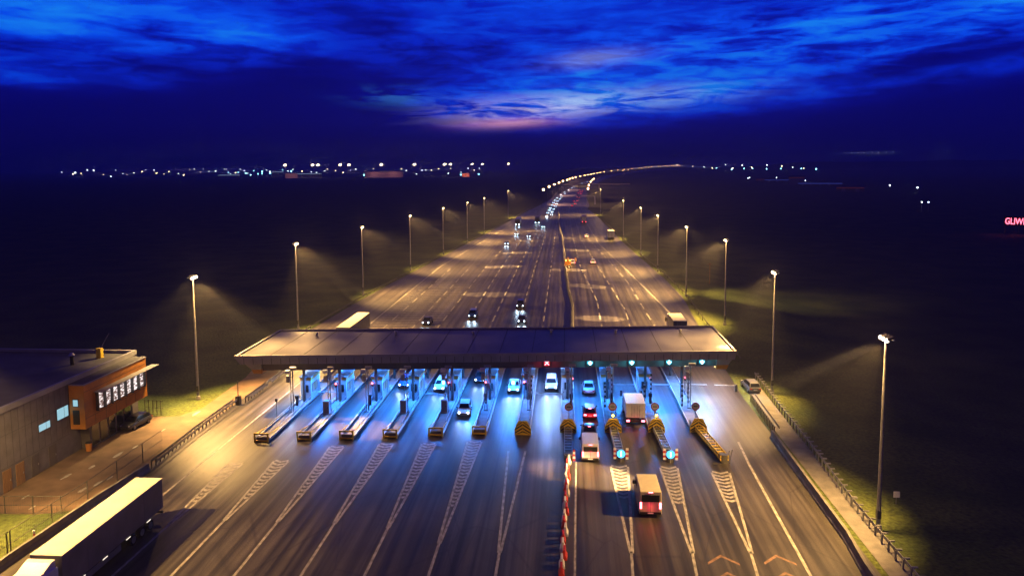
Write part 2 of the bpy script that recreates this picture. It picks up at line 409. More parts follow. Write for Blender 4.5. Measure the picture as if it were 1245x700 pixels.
# ------------------------------------------------------------------ toll canopy
SK = 0.0873
yf = lambda x: 94.1 + (x + 45) * SK
CX0, CX1, CD = -45.0, 23.8, 16.2
can = thing('toll_canopy', 'long flat grey roof spanning every toll lane, its ends edged in orange', 'toll canopy')
def skew(x0, x1, d0, d1, inset=0.0):
    return [(x0, yf(x0) + d0), (x1, yf(x1) + d0), (x1, yf(x1) + d1), (x0, yf(x0) + d1)]
b = MB(); b.poly(skew(CX0 + 0.25, CX1 - 0.25, 0.25, CD - 0.25), 6.75, 7.36); b.build('roof', 'roofing', can)
b = MB()                                                         # rim round the roof edge
b.poly(skew(CX0, CX1, 0.0, 0.245), 7.2, 7.56); b.poly(skew(CX0, CX1, CD - 0.245, CD), 7.2, 7.56)
b.poly(skew(CX0, CX0 + 0.245, 0.248, CD - 0.248), 7.2, 7.56); b.poly(skew(CX1 - 0.245, CX1, 0.248, CD - 0.248), 7.2, 7.56)
b.build('roof_rim', 'grey_panel', can)
b = MB()                                                         # sloping upper fascia, leaning in towards its foot
def sl(x, d, z): return (x, yf(x) + d, z)
F0, F1, zt, zb = CX0, CX1, 7.197, 6.3
b.prism([sl(F0 + 0.7, 0.12, zb), sl(F1 - 0.2, 0.12, zb), sl(F1 - 0.2, 0.8, zb), sl(F0 + 0.7, 0.8, zb)], [sl(F0, 0.02, zt), sl(F1, 0.02, zt), sl(F1, 0.3, zt), sl(F0, 0.3, zt)])
x = F0 + 1.2
while x < F1 - 0.4:                                              # dark joints of the fascia panels
    b.prism([sl(x, 0.10, zb + 0.02), sl(x + 0.06, 0.10, zb + 0.02), sl(x + 0.06, 0.2, zb + 0.02), sl(x, 0.2, zb + 0.02)],
            [sl(x, 0.0, zt - 0.02), sl(x + 0.06, 0.0, zt - 0.02), sl(x + 0.06, 0.1, zt - 0.02), sl(x, 0.1, zt - 0.02)], 1); x += 1.25
b.build('upper_fascia', ['grey_panel', 'seam'], can)
b = MB(); b.poly(skew(CX0 + 3.3, CX1 - 2.6, 1.15, 1.4), 5.15, 6.74)
b.poly(skew(CX0 + 3.3, CX1 - 2.6, 0.82, 1.147), 6.31, 6.5); b.build('lower_fascia', 'dark_panel', can)
b = MB(); b.poly(skew(CX0 + 3.3, CX1 - 2.6, CD - 1.4, CD - 1.15), 5.15, 6.74); b.build('lower_fascia', 'dark_panel', can)
for s_, xa, xb, xc in ((0, CX0 + 0.9, CX0 + 3.28, 1), (1, CX1 - 2.58, CX1 - 0.3, -1)):   # end blocks, wedge shaped, orange at the foot
    w0, w1 = (xa + 0.0, xb) if s_ == 0 else (xa, xb)
    b = MB()
    lo0, lo1 = (xa + 1.0, xb) if s_ == 0 else (xa, xb - 0.6)
    b.prism([sl(lo0, 0.9, 5.35), sl(lo1, 0.9, 5.35), sl(lo1, CD - 0.9, 5.35), sl(lo0, CD - 0.9, 5.35)],
            [sl(xa, 0.56, 6.448), sl(xb, 0.56, 6.448), sl(xb, CD - 0.56, 6.448), sl(xa, CD - 0.56, 6.448)])
    b.build('end_block', 'grey_panel', can)
    b = MB(); b.prism([sl(lo0 + 0.2 * xc * (1 - s_), 1.0, 4.75), sl(lo1 - 0.2 * s_, 1.0, 4.75), sl(lo1 - 0.2 * s_, CD - 1, 4.75), sl(lo0 + 0.2 * (1 - s_), CD - 1, 4.75)],
                      [sl(lo0, 0.85, 5.347), sl(lo1, 0.85, 5.347), sl(lo1, CD - 0.85, 5.347), sl(lo0, CD - 0.85, 5.347)])
    b.build('end_cap', 'orange', can)
b = MB(); b.poly(skew(CX0 + 3.3, CX1 - 2.6, 1.42, CD - 1.42), 5.3, 5.42); b.build('soffit', 'soffit_metal', can)
for k, xx in enumerate((-40.5, -36, -31.5, -27, -22.5, -18, -13.5, -9, -4.5, 0, 4.5, 9, 13.5, 18)):                   # seams across the membrane
    b = MB(); b.poly(skew(xx, xx + 0.07, 0.3, CD - 0.3), 7.362, 7.385); b.build('roof_seam', 'seam', can)
for k, (xx, dd) in enumerate(((-38, 12.5), (-26, 13), (-14, 12.6), (-2, 13.1), (8, 12.8), (18, 12.6))):
    b = MB(); b.cyl((xx, yf(xx) + dd, 7.362), (xx, yf(xx) + dd, 7.75), .16, n=10); b.cyl((xx, yf(xx) + dd, 7.752), (xx, yf(xx) + dd, 7.85), .27, .2, n=10); b.build('roof_vent', 'galv', can)
lanes = [(-38.9)] + [(XI[i] + XI[i + 1]) / 2 for i in range(10)] + [20.4]
col_x = XI
for i, x in enumerate(XI):
    for dd in (2.6, CD - 2.6):
        b = MB(); b.cyl((x, yf(x) + dd, 0.2), (x, yf(x) + dd, 5.3), 0.2, n=14); b.build('column', 'dark_galv', can, smooth=False)
for i, x in enumerate(lanes):
    for dd in (2.2, 8.0):
        lit = i not in (11,) or dd < 3
        b = MB(); b.box(x - 0.25, x + 0.25, yf(x) + dd - 1.0, yf(x) + dd + 1.0, 5.2, 5.298); b.build('luminaire', 'downlight', can)
        p = [900, 2500, 2500, 2500, 2500, 2500, 2500, 1900, 2300, 2000, 2600, 2300][i] * (1.1 if dd < 3 else 0.7)
        cc = (0.02, 0.22, 1.0) if i not in (0, 11) else (0.42, 0.6, 1.0)
        if i == 7: cc = (0.18, 0.36, 1.0)
        light('canopy_light', 'AREA', (x, yf(x) + dd, 5.15), p * 1.35, cc, sx=0.5, sy=2.0)
        lo = bpy.context.scene.collection.objects[-1]; lo.data.spread = R(138); lo.rotation_euler = (-R(17 if dd < 3 else 4), 0, 0)

# lane signals under the lower fascia
def signal(x, red, label):
    t = thing('lane_signal', label, 'lane signal', (x, yf(x) + 1.0, 5.9), math.atan(SK), 'lane signals along the canopy edge')
    b = MB(); b.box(-0.5, 0.5, -0.12, 0.12, -0.5, 0.5); b.build('housing', 'black', t, bevel=0.03)
    b = MB()
    if red:
        for sg in (-1, 1):
            b.bar((-0.3, -0.15, -0.3 * sg), (0.3, -0.15, 0.3 * sg), 0.05, 0.13)
        b.build('cross_symbol', 'sig_white', t)
        for k in range(1):
            b = MB(); b.box(-0.42, 0.42, -0.135, -0.125, -0.42, 0.42); b.build('lit_face', 'sig_red', t)
    else:
        b.bar((0, -0.16, 0.38), (0, -0.16, -0.1), 0.05, 0.13)
        b.prism([(-0.3, -0.19, 0.0), (0.0, -0.19, -0.38), (0.3, -0.19, 0.0)], [(-0.3, -0.14, 0.0), (0.0, -0.14, -0.38), (0.3, -0.14, 0.0)])
        b.build('arrow_symbol', 'sig_arrow', t)
        b = MB(); b.cyl((0, -0.125, 0), (0, -0.138, 0), 0.42, n=20); b.build('lit_face', 'sig_cyan', t)
    light('signal_glow', 'POINT', (0, -0.5, 0), 110 if red else 170, (1, 0.05, 0.12) if red else (0.05, 0.7, 1), t, size=0.25)
    return t
signal(-2.4, True, 'red cross signal lit on the canopy edge')
for x, w in ((3.6, 'first cyan arrow signal right of the red cross'), (9.4, 'second cyan arrow signal right of the red cross'),
             (14.6, 'third cyan arrow signal right of the red cross'), (19.2, 'cyan arrow signal nearest the orange canopy end')):
    signal(x, False, w)

# ------------------------------------------------------------------ toll islands and what stands on them
def isl_label(i): return ORD[i] + ' from the dark office end' if False else ORD[i]
for i, (x, yt) in enumerate(zip(XI, YT)):
    far = yf(x) + 27
    lab = ('long concrete toll island with a yellow tip frame, %s counted from the office side' if i < 6 else
           'long concrete toll island behind a striped nose, %s counted from the office side') % ORD[i]
    t = thing('toll_island', lab, 'toll island', (x, yt, 0), 0, 'toll islands between the lanes')
    L = far - yt
    b = MB(); b.box(-0.88, 0.88, 0, L, 0.0, 0.16); b.build('kerb_slab', 'dark_concrete', t, bevel=0.04)
    for sg in (-1, 1):
        b = MB()
        b.box(sg * 0.86 - 0.07, sg * 0.86 + 0.07, 0.12, L, 0.162, 0.40); b.build('edge_barrier', 'galv' if i < 6 else 'concrete', t, bevel=0.02)
        b = MB()
        b.bar((sg * 0.68, 3.4, 0.78), (sg * 0.68, L * 0.5, 0.78), 0.05)
        for k in range(12):
            yy = 3.5 + k * (L * 0.5 - 3.7) / 11; b.bar((sg * 0.68, yy, 0.162), (sg * 0.68, yy, 0.76), 0.045)
        if i < 7: b.build('handrail', 'galv', t)
    if i < 6:
        b = MB()
        for sg in (-1, 1): b.bar((sg * 0.82, -0.15, 0.0), (sg * 0.82, -0.15, 1.0), 0.17)
        b.bar((-0.905, -0.15, 1.08), (0.905, -0.15, 1.08), 0.17); b.bar((-0.73, -0.15, 0.2), (0.73, -0.15, 0.2), 0.15)
        b.build('bumper_frame', 'yellow', t)
        b = MB(); b.box(-0.7, 0.7, 0.05, 0.5, 0.163, 0.6); b.build('bumper_block', 'dark_concrete', t, bevel=0.03)
        # sloping guard behind the frame
        b = MB()
        for sg in (-1, 1): b.bar((sg * 0.8, -0.1, 1.0), (sg * 0.8, 3.4, 0.6), 0.07)
        b.build('brace', 'yellow', t)

def booth(i):
    x = XI[i] - 0.05; y = yf(x) + 5.2
    t = thing('toll_booth', ('white toll booth with an orange band on the %s island from the office side') % ORD[i], 'toll booth', (x, y, 0.162), 0,
              'toll booths on the islands')
    W, D, H = 0.76, 1.9, 2.9
    b = MB(); b.box(-W, W, -D, D, 0.0, H); b.build('cabin', 'booth_wall', t, bevel=0.03)
    b = MB(); b.box(-W - 0.04, W + 0.04, -D - 0.04, D + 0.04, H + 0.003, H + 0.42); b.build('fascia_band', 'orange', t)
    b = MB(); b.box(-W - 0.16, W + 0.16, -D - 0.16, D + 0.16, H + 0.423, H + 0.55); b.build('roof', 'grey_panel', t, bevel=0.02)
    b = MB(); b.box(-0.42, 0.42, -D - 0.05, -D - 0.01, 1.15, 2.25); f = b.build('window', 'dark_galv', t)
    b = MB(); b.box(-0.36, 0.36, -D - 0.065, -D - 0.052, 1.21, 2.19); b.build('pane', 'glass', f)
    for sg in (-1, 1):
        for y0, y1 in ((-1.5, -0.55), (-0.35, 0.6)):
            b = MB(); xx = sg * W; b.box(min(xx + sg * .01, xx + sg * .04), max(xx + sg * .01, xx + sg * .04), y0, y1, 1.15, 2.3); f = b.build('window', 'dark_galv', t)
            b = MB(); b.box(min(xx + sg * .042, xx + sg * .055), max(xx + sg * .042, xx + sg * .055), y0 + .06, y1 - .06, 1.21, 2.24); b.build('pane', 'booth_lit', f)
    b = MB(); b.box(W + 0.012, W + 0.045, 0.85, 1.65, 0.1, 2.2); d = b.build('door', 'grey_panel', t)
    b = MB(); b.bar((W + 0.09, 1.52, 1.0), (W + 0.09, 1.52, 1.2), 0.03); b.build('handle', 'galv', d)
    b = MB(); b.box(-0.3, 0.3, -D - 0.5, -D - 0.06, H + 0.56, H + 0.86); b.build('air_conditioner', 'grey_panel', t, bevel=0.03)
for i in range(10): booth(i)

def mast(i):
    x = XI[i] + (-0.1 if i < 6 else 0.35); y = yf(x) - 1.7
    t = thing('camera_mast', 'steel mast carrying camera boxes before the canopy, %s from the office side' % ORD[i], 'camera mast', (x, y, 0.162), 0,
              'camera masts before the canopy')
    for k, dx in enumerate((-0.16, 0.16)):
        b = MB(); b.cyl((dx, 0, 0), (dx, 0, 6.2), 0.075 if k else 0.055, n=10); b.build('pole', 'galv', t)
    b = MB()
    for z in (0.05, 1.2, 2.4, 3.6, 4.8): b.box(-0.2, 0.2, -0.04, 0.04, z, z + 0.06)
    b.build('rung', 'galv', t)
    b = MB(); b.box(-0.75, -0.1, -0.45, 0.1, 5.4, 5.85); b.build('camera_box', 'white', t, bevel=0.04)
    b = MB(); b.box(-0.15, 0.75, -0.32, 0.05, 5.95, 6.25); b.build('camera_box', 'grey_panel', t, bevel=0.04)
    b = MB(); b.box(-0.6, -0.15, -0.4, 0.05, 4.2, 5.1); b.build('reader_panel', 'galv', t, bevel=0.03)
    b = MB(); b.box(-0.3, 0.3, -0.3, 0.3, -0.01, 0.08); b.build('base_plate', 'dark_galv', t)
for i in range(11):
    if i not in (9,): mast(i)

for i in (1, 3, 4):
    x = XI[i] - 0.3; y = yf(x) - 2.3
    t = thing('payment_cabinet', 'tall grey cabinet at the foot of the camera mast on the %s island' % ORD[i], 'cabinet', (x, y, 0.162), 0, 'cabinets on the islands')
    b = MB(); b.box(-0.42, 0.42, -0.35, 0.35, 0.0, 1.75); b.build('casing', 'white', t, bevel=0.03)
    b = MB(); b.box(-0.36, 0.36, -0.385, -0.352, 0.15, 1.6); d = b.build('door', 'grey_panel', t)
    b = MB(); b.box(0.22, 0.27, -0.41, -0.387, 0.8, 1.0); b.build('handle', 'black', d)
for i in (0, 2, 5, 6, 7, 8, 9):
    x = XI[i] + (-0.45 if i < 6 else 0.45); y = yf(x) + (1.0 if i < 6 else 0.2)
    t = thing('bollard_reader', 'short dark ticket reader post on the %s island' % ORD[i], 'ticket reader', (x, y, 0.162), 0, 'ticket readers on the islands')
    b = MB(); b.box(-0.14, 0.14, -0.14, 0.14, 0, 1.0); b.build('post', 'dark_galv', t)
    b = MB(); b.box(-0.24, 0.24, -0.22, 0.22, 1.003, 1.5); b.build('reader_head', 'black', t, bevel=0.04)

def red_light(i):
    x = XI[i] - 0.95 if i < 7 else XI[i] + 0.7; y = yf(x) + (2.7 if i < 7 else 4.0)
    if i < 7: x = XI[i] - 0.55
    t = thing('traffic_light', 'small red traffic light beside the toll booth on the %s island' % ORD[i], 'traffic light', (x, y, 0.162), 0, 'red lights beside the booths')
    b = MB(); b.cyl((0, 0, 0), (0, 0, 2.4), 0.05, n=8); b.build('pole', 'dark_galv', t)
    b = MB(); b.box(-0.16, 0.16, -0.12, 0.12, 2.1, 2.75); b.build('housing', 'black', t)
    b = MB(); b.cyl((0, -0.122, 2.58), (0, -0.15, 2.58), 0.12, n=14); b.build('lens', 'brake', t)
    light('red_glow', 'POINT', (0, -0.4, 2.55), 25, (1, 0.05, 0.12), t, size=0.12)
for i in (1, 2, 4, 5, 6, 7, 8, 9, 10): red_light(i)

def boom(i, sx, ln, y, lab):
    x = XI[i] + sx * 0.6
    t = thing('barrier_gate', lab, 'boom barrier', (x, y, 0.162), 0, 'boom barriers across the lanes')
    b = MB(); b.box(-0.17, 0.17, -0.2, 0.2, 0, 1.0); b.build('motor_box', 'white', t, bevel=0.03)
    b = MB(); b.box(-0.13, 0.13, -0.21, -0.19, 0.99, 1.1); b.build('hub', 'black', t)
    b = MB(); b.bar((sx * 0.1, -0.26, 0.88), (sx * ln, -0.26, 0.88), 0.06, 0.12); b.build('boom_arm', 'white', t)
boom(1, -1, 3.6, 99.6, 'lowered white boom across the lane left of the second booth')
boom(4, -1, 3.4, 99.5, 'lowered white boom across the lane left of the fifth booth')
boom(7, -1, 4.0, 100.6, 'lowered white boom in front of the white car under the red cross')
boom(8, 1, 3.6, 105.4, 'lowered white boom beyond the box truck')
boom(9, 1, 3.6, 105.7, 'lowered white boom across the empty blue lane')
boom(10, 1, 3.6, 105.9, 'left half of the lowered double boom in the last lane')
t = thing('barrier_gate', 'right half of the lowered double boom in the last lane', 'boom barrier', (25.2, 105.9, 0), 0, 'boom barriers across the lanes')
b = MB(); b.box(-0.17, 0.17, -0.2, 0.2, 0, 1.1); b.build('motor_box', 'dark_galv', t, bevel=0.03)
b = MB(); b.bar((-0.1, -0.26, 1.02), (-3.2, -0.26, 1.02), 0.06, 0.12); b.build('boom_arm', 'white', t)

# striped posts, round signs and striped crash noses on the entry side
def striped_post(x, y, h, lab):
    t = thing('hazard_post', lab, 'striped post', (x, y, 0.162), 0, 'black and white striped posts')
    b = MB(); nst = int(h / 0.32); z = 0
    for k in range(nst):
        dz = h / nst
        b.prism([(-.1, -.1, z), (.1, -.1, z + .0), (.1, .1, z), (-.1, .1, z)], [(-.1, -.1, z + dz), (.1, -.1, z + dz), (.1, .1, z + dz), (-.1, .1, z + dz)], k % 2); z += dz
    b.build('striped_shaft', ['black', 'white'], t)
    b = MB(); b.box(-.14, .14, -.14, .14, h + .003, h + .09); b.build('cap', 'galv', t)
for i in (6, 7, 8, 9, 10):
    x = XI[i]
    striped_post(x + 0.55, yf(x) + 0.4, 4.2, 'black and white striped post at the right edge of the %s island' % ORD[i])
    if i > 7: striped_post(x - 0.5, yf(x) - 1.0, 3.0, 'black and white striped post at the left edge of the %s island' % ORD[i])
for i in (7, 8, 9, 10):
    x = XI[i] + 0.1; y = YT[i] + 2.4
    t = thing('round_sign', 'round red rimmed sign on a post on the %s island' % ORD[i], 'road sign', (x, y, 0.162), 0, 'round signs on the entry islands')
    b = MB(); b.cyl((0, 0.06, 0), (0, 0.06, 2.7), 0.04, n=8); b.build('post', 'galv', t)
    b = MB(); b.cyl((0, 0.015, 2.25), (0, -0.015, 2.25), 0.52, n=28); r_ = b.build('rim', 'red_sign', t)
    b = MB(); b.cyl((0, -0.016, 2.25), (0, -0.026, 2.25), 0.40, n=28); b.build('face', 'sign_face', r_)
    b = MB(); b.box(-0.27, 0.27, -0.034, -0.027, 2.19, 2.31); b.build('symbol_bar', 'black', r_)

def crash_nose(i, rail, ang, lamp, sign, lab):
    x, yt = XI[i], YT[i] - 0.25
    t = thing('crash_nose', lab, 'crash cushion', (x, yt, 0), 0, 'striped crash noses at the island tips')
    pts = [(-1.02, 0.0), (1.02, 0.0), (1.02, 0.75), (0.5, 1.75), (-0.5, 1.75), (-1.02, 0.75)]
    b = MB(); b.prism([(px, 0.0, pz + 0.02) for px, pz in pts], [(px, -0.12, pz + 0.02) for px, pz in pts])
    b.build('nose_board', 'yellow', t)
    b = MB()                                                     # black chevrons clipped to the board
    def wid(z): return 1.0 if z < 0.75 else 1.0 - (z - 0.75) * 0.5
    for k in range(4):
        z0 = 0.05 + k * 0.44; hh = 0.2
        for sg in (-1, 1):
            P = []
            for (u, off) in ((0.02, 0.0), (1, 0.0), (1, hh), (0.02, hh)):
                px = u * 0.98; pz = z0 + 0.62 * (1 - u) - 0.35 + off
                pz = max(0.05, min(pz, 1.72)); px = min(px, wid(pz) - 0.02); P.append((sg * px, pz))
            if P[2][1] - P[1][1] < 0.02 and P[3][1] - P[0][1] < 0.02: continue
            q = [(px, -0.126, pz + 0.02) for px, pz in P]
            b.face(q if sg > 0 else q[::-1])
    b.build('chevron', 'black', t)
    b = MB(); b.box(-0.85, 0.85, 0.003, 1.6, 0.163, 1.1); b.build('block', 'dark_concrete', t, bevel=0.08)
    if lamp:
        b = MB(); b.cyl((0, 0.3, 1.1), (0, 0.3, 1.95), 0.05, n=8); b.build('beacon_post', 'black', t)
        b = MB(); b.ball((0, 0.3, 2.06), 0.15, 10, 6); b.build('beacon', 'amber', t)
        light('beacon_glow', 'POINT', (0, 0.0, 2.3), 40, (1, 0.6, 0.1), t, size=0.15)
    if rail:
        e = Vector((math.sin(ang), -math.cos(ang), 0)); sdv = Vector((e.y, -e.x, 0))
        ring = empty('guard_frame', (0, 0, 0)); ring.parent = t
        L = rail
        for sg in (-1, 1):
            b = MB()
            for z in (0.42, 0.78): b.bar(e * 0.15 + sdv * 0.46 * sg + Vector((0, 0, z)), e * L + sdv * 0.42 * sg + Vector((0, 0, z)), 0.07, 0.22)
            b.build('rail', 'galv' if i < 10 else 'yellow', ring)
        k = 0.5; b2 = MB()
        while k < L:
            b = MB(); b.bar(e * k + sdv * 0.42 + Vector((0, 0, 0.8)), e * k - sdv * 0.42 + Vector((0, 0, 0.8)), 0.16, 0.06); b.build('cross_bar', 'galv' if i < 10 else 'yellow', ring)
            for sg in (-1, 1): b2.bar(e * k + sdv * 0.42 * sg + Vector((0, 0, 0)), e * k + sdv * 0.42 * sg + Vector((0, 0, 0.85)), 0.09)
            k += 0.85
        b2.build('post', 'dark_galv', ring)
        b = MB(); b.bar(e * 0.3 + Vector((0, 0, 0.25)), e * (L - 0.2) + Vector((0, 0, 0.35)), 0.78, 0.5); b.build('cushion_core', 'black', ring)
        p = e * (L + 0.12)
        b = MB(); b.cyl(e * (L - 0.3), e * (L - 0.3) + Vector((0, 0, 0.95)), 0.45, n=16); b.build('nose_drum', 'dark_galv', ring)
        if sign:
            b = MB(); b.cyl(p + Vector((0, 0, 0.0)), p + Vector((0, 0, 1.5)), 0.05, n=8); b.build('sign_post', 'galv', t)
            b = MB(); c = p + Vector((0, -0.08, 1.0)); b.cyl(c, c + Vector((0, -0.05, 0)), 0.46, n=24); q = b.build('keep_sign', 'keepsign', t)
            b = MB(); b.bar(c + Vector((0, -0.062, -0.28)), c + Vector((0, -0.062, 0.3)), 0.13, 0.01); b.build('symbol', 'keepwhite', q)
            for sg in (-1, 1):
                b = MB(); c2 = p + Vector((sg * 0.68, 0, 0.95))
                for kk in range(5):
                    b.box(c2.x - 0.15, c2.x + 0.15, c2.y - 0.03, c2.y + 0.03, 0.35 + kk * 0.26, 0.35 + kk * 0.26 + 0.258, kk % 2)
                b.build('marker_board', ['white_plastic', 'red_sign'], t)
        elif i == 7:
            b = MB(); c2 = p + Vector((0.62, 0, 0))
            for kk in range(5): b.box(c2.x - 0.13, c2.x + 0.13, c2.y - 0.03, c2.y + 0.03, 0.2 + kk * 0.26, 0.2 + kk * 0.26 + 0.258, kk % 2)
            b.build('marker_board', ['red_sign', 'white_plastic'], t)
        elif i == 10:                                            # battered end: bent posts, no sign
            b = MB(); b.bar(p + Vector((-0.4, 0, 0)), p + Vector((-1.5, -0.9, 0.35)), 0.07); b.bar(p + Vector((0.5, 0.1, 0)), p + Vector((0.75, -0.1, 1.7)), 0.08)
            b.bar(p + Vector((0.4, 0.5, 0)), p + Vector((0.6, 0.6, 1.3)), 0.08); b.build('bent_post', 'dark_galv', t)
crash_nose(6, 0, 0, False, False, 'yellow and black chevron nose with no rails, left of the red and white barrier')
crash_nose(7, 9.0, 0.0, False, False, 'chevron nose whose dark rails run into the red and white barrier')
crash_nose(8, 9.0, 0.03, True, True, 'chevron nose with amber beacon and blue sign beside the white van')
crash_nose(9, 9.2, 0.04, True, True, 'chevron nose with amber beacon and blue sign right of the box truck')
crash_nose(10, 9.6, 0.12, False, False, 'battered yellow chevron nose without sign, nearest the right edge')

# ------------------------------------------------------------------ barriers
nseg = 18
for k in range(nseg):
    y = 78.6 - k * 1.32; x = 0.42 - k * 0.034 + (0.12 if k % 3 == 0 else -0.05)
    red = k % 2 == 1
    t = thing('barrier_segment', ('red' if red else 'white') + ' plastic barrier segment in the median row before the crash nose', 'barrier', (x, y, 0),
              -0.02 + rnd.uniform(-.05, .05), 'red and white barrier segments')
    prof = [(-0.26, 0), (0.26, 0), (0.24, 0.22), (0.12, 0.45), (0.1, 0.92), (-0.1, 0.92), (-0.12, 0.45), (-0.24, 0.22)]
    b = MB(); b.loft([[(px, -0.46, pz) for px, pz in prof], [(px, 0.46, pz) for px, pz in prof]]); b.build('shell', 'red' if red else 'white_plastic', t, bevel=0.03)
    b = MB(); b.cyl((0, 0.46, 0.2), (0, 0.86, 0.2), 0.05, n=8); b.build('coupling', 'black', t)

def guardrail(name, label, pts, post_step, mname, h=0.78, group=None, double=False, sleeper=0.0):
    t = thing(name, label, 'guardrail', (pts[0][0], pts[0][1], 0), 0, group)
    o = Vector((pts[0][0], pts[0][1], 0))
    b = MB()
    for (x0, y0), (x1, y1) in zip(pts, pts[1:]):
        d = Vector((x1 - x0, y1 - y0, 0)).normalized(); nrm = Vector((-d.y, d.x, 0))
        for dz, dn in ((h, 0.045), (h - 0.17, 0.045), (h - 0.085, 0.0)):
            b.bar(Vector((x0, y0, dz)) - o + nrm * dn, Vector((x1, y1, dz)) - o + nrm * dn, 0.05, 0.11)
        if double:
            for dz in (h, h - 0.17):
                b.bar(Vector((x0, y0, dz)) - o - nrm * 0.5, Vector((x1, y1, dz)) - o - nrm * 0.5, 0.05, 0.13)
    b.build('rail', mname, t)
    pb = MB(); pb.bar((0, 0, 0), (0, 0, h), 0.12); 
    if sleeper: pb.bar((0, 0, h + 0.06), (sleeper, 0, h + 0.06), 0.12)
    first = None; cnt = 0
    for (x0, y0), (x1, y1) in zip(pts, pts[1:]):
        Lh = math.hypot(x1 - x0, y1 - y0); s_ = 0
        while s_ < Lh and cnt < 98:
            p = (x0 + (x1 - x0) * s_ / Lh - o.x - 0.12, y0 + (y1 - y0) * s_ / Lh - o.y, 0)
            if first is None: first = pb.build('post', mname, t, loc=p)
            else:
                c = first.copy(); col.objects.link(c); c.parent = t; c.location = p
            s_ += post_step; cnt += 1
    return t
guardrail('guardrail', 'steel guardrail with close posts between the office yard and the lanes', [(-45.5, 74.5), (-46.0, 85.0), (-46.1, 95.6)], 0.95, 'dark_galv', 1.0, 'guardrails along the yard edge', True)
guardrail('guardrail', 'short steel guardrail piece after the gap in the yard edge', [(-44.9, 97.0), (-44.8, 103.2)], 0.95, 'dark_galv', 1.0, 'guardrails along the yard edge', True)
guardrail('guardrail', 'plain looped guardrail end passing under the canopy end', [(-44.9, 104.6), (-45.2, 118)], 2.5, 'galv', 0.9, 'guardrails along the yard edge', True)
t = guardrail('guardrail', 'long guardrail on the embankment beyond the canopy, left of the lanes', left_edge[4:], 6, 'dark_galv', 0.8)
guardrail('guardrail', 'guardrail with white posts tops on the right grass verge near the masts', [(27.9, 48), (27.9, 60.2), (28.0, 69.9), (28.6, 81.5), (29.3, 101.5), (29.8, 113.2)], 1.35, 'galv', 0.85, sleeper=0.5)
guardrail('guardrail', 'long guardrail beyond the canopy at the right road edge', [(29.8, 122), (29.6, 150), (31.0, 184), (30.6, 214.5), (26.8, 309.8), (22.6, 494.3)], 6, 'dark_galv', 0.8)
guardrail('guardrail', 'railing with close posts at the head of the right concrete wall', [(25.9, 88.5), (26.3, 101.5)], 0.8, 'dark_galv', 1.1, None, True)
# right concrete barrier wall
def jersey(pts, name, label, mname, h=0.9, w=0.3):
    b = MB(); rings = []
    for k, (x, y) in enumerate(pts):
        rings.append([(x - w, y, -0.05), (x + w, y, -0.05), (x + w * .85, y, 0.25), (x + w * .45, y, 0.4), (x + w * .4, y, h), (x - w * .4, y, h), (x - w * .45, y, 0.4), (x - w * .85, y, 0.25)])
    b.loft(rings)
    return tag(b.build(name, mname), label, 'concrete barrier')
jersey([(24.0, 44), (24.4, 58), (24.9, 63), (25.1, 75), (25.3, 87.6)], 'concrete_barrier', 'dark concrete barrier wall curving along the right lanes', 'dark_concrete', 1.0, 0.34)
jersey([(-46.6, 40), (-46.6, 56), (-46.3, 66), (-45.6, 73.8)], 'concrete_barrier', 'concrete barrier beside the long tan roofed lorry', 'dark_concrete', 0.9, 0.3)
md = [(1.7, 128), (1.7, 148), (2.0, 173), (1.1, 197), (0.5, 236)]
jersey(md, 'concrete_barrier', 'dark concrete median from the canopy up to the roadworks', 'dark_concrete', 0.9, 0.35)
jersey([(0.3, 256), (-0.2, 300), (-0.7, 334.5), (-2.4, 400), (-3.2, 470), (-4.4, 562)], 'concrete_barrier', 'pale concrete median running from the roadworks into the distance', 'concrete', 1.0, 0.35)
# posts with reflectors along the median
# roadworks
def drum(x, y, lab):
    t = thing('roadwork_barrel', lab, 'roadwork barrel', (x, y, 0), 0, 'orange roadwork barrels on the median')
    b = MB(); b.cyl((0, 0, 0), (0, 0, 1.1), 0.42, 0.34, n=14); b.build('barrel', 'orange', t)
    b = MB(); b.cyl((0, 0, 0.5), (0, 0, 0.7), 0.4, 0.385, n=14); b.build('reflective_band', 'white_plastic', t)
for k, (x, y) in enumerate(((0.4, 240), (0.9, 243), (1.6, 247), (0.6, 251), (2.6, 252), (1.4, 256), (1.0, 238), (4.0, 254))):
    drum(x, y, 'orange and white roadwork barrel on the median beyond the canopy')
t = thing('roadwork_trailer', 'orange arrow board trailer parked on the median by the roadworks', 'trailer', (1.2, 237, 0))
b = MB(); b.box(-0.9, 0.9, 0, 2.2, 0.45, 0.7); b.build('chassis', 'dark_galv', t)
b = MB(); b.box(-1.0, 1.0, -0.06, 0.02, 0.9, 2.6); b.build('board', 'orange', t)
for sx in (-0.9, 0.9):
    b = MB(); b.cyl((sx - .1, 1, .33), (sx + .1, 1, .33), .33, n=12); b.build('wheel', 'rubber', t)
b = MB(); b.ball((-0.6, -0.1, 2.4), 0.2, 8, 5); b.ball((0.6, -0.1, 2.4), 0.2, 8, 5); b.build('beacon', 'amber', t)
light('roadwork_glow', 'POINT', (1.5, 246, 2.6), 900, (1, 0.5, 0.12), size=0.3)

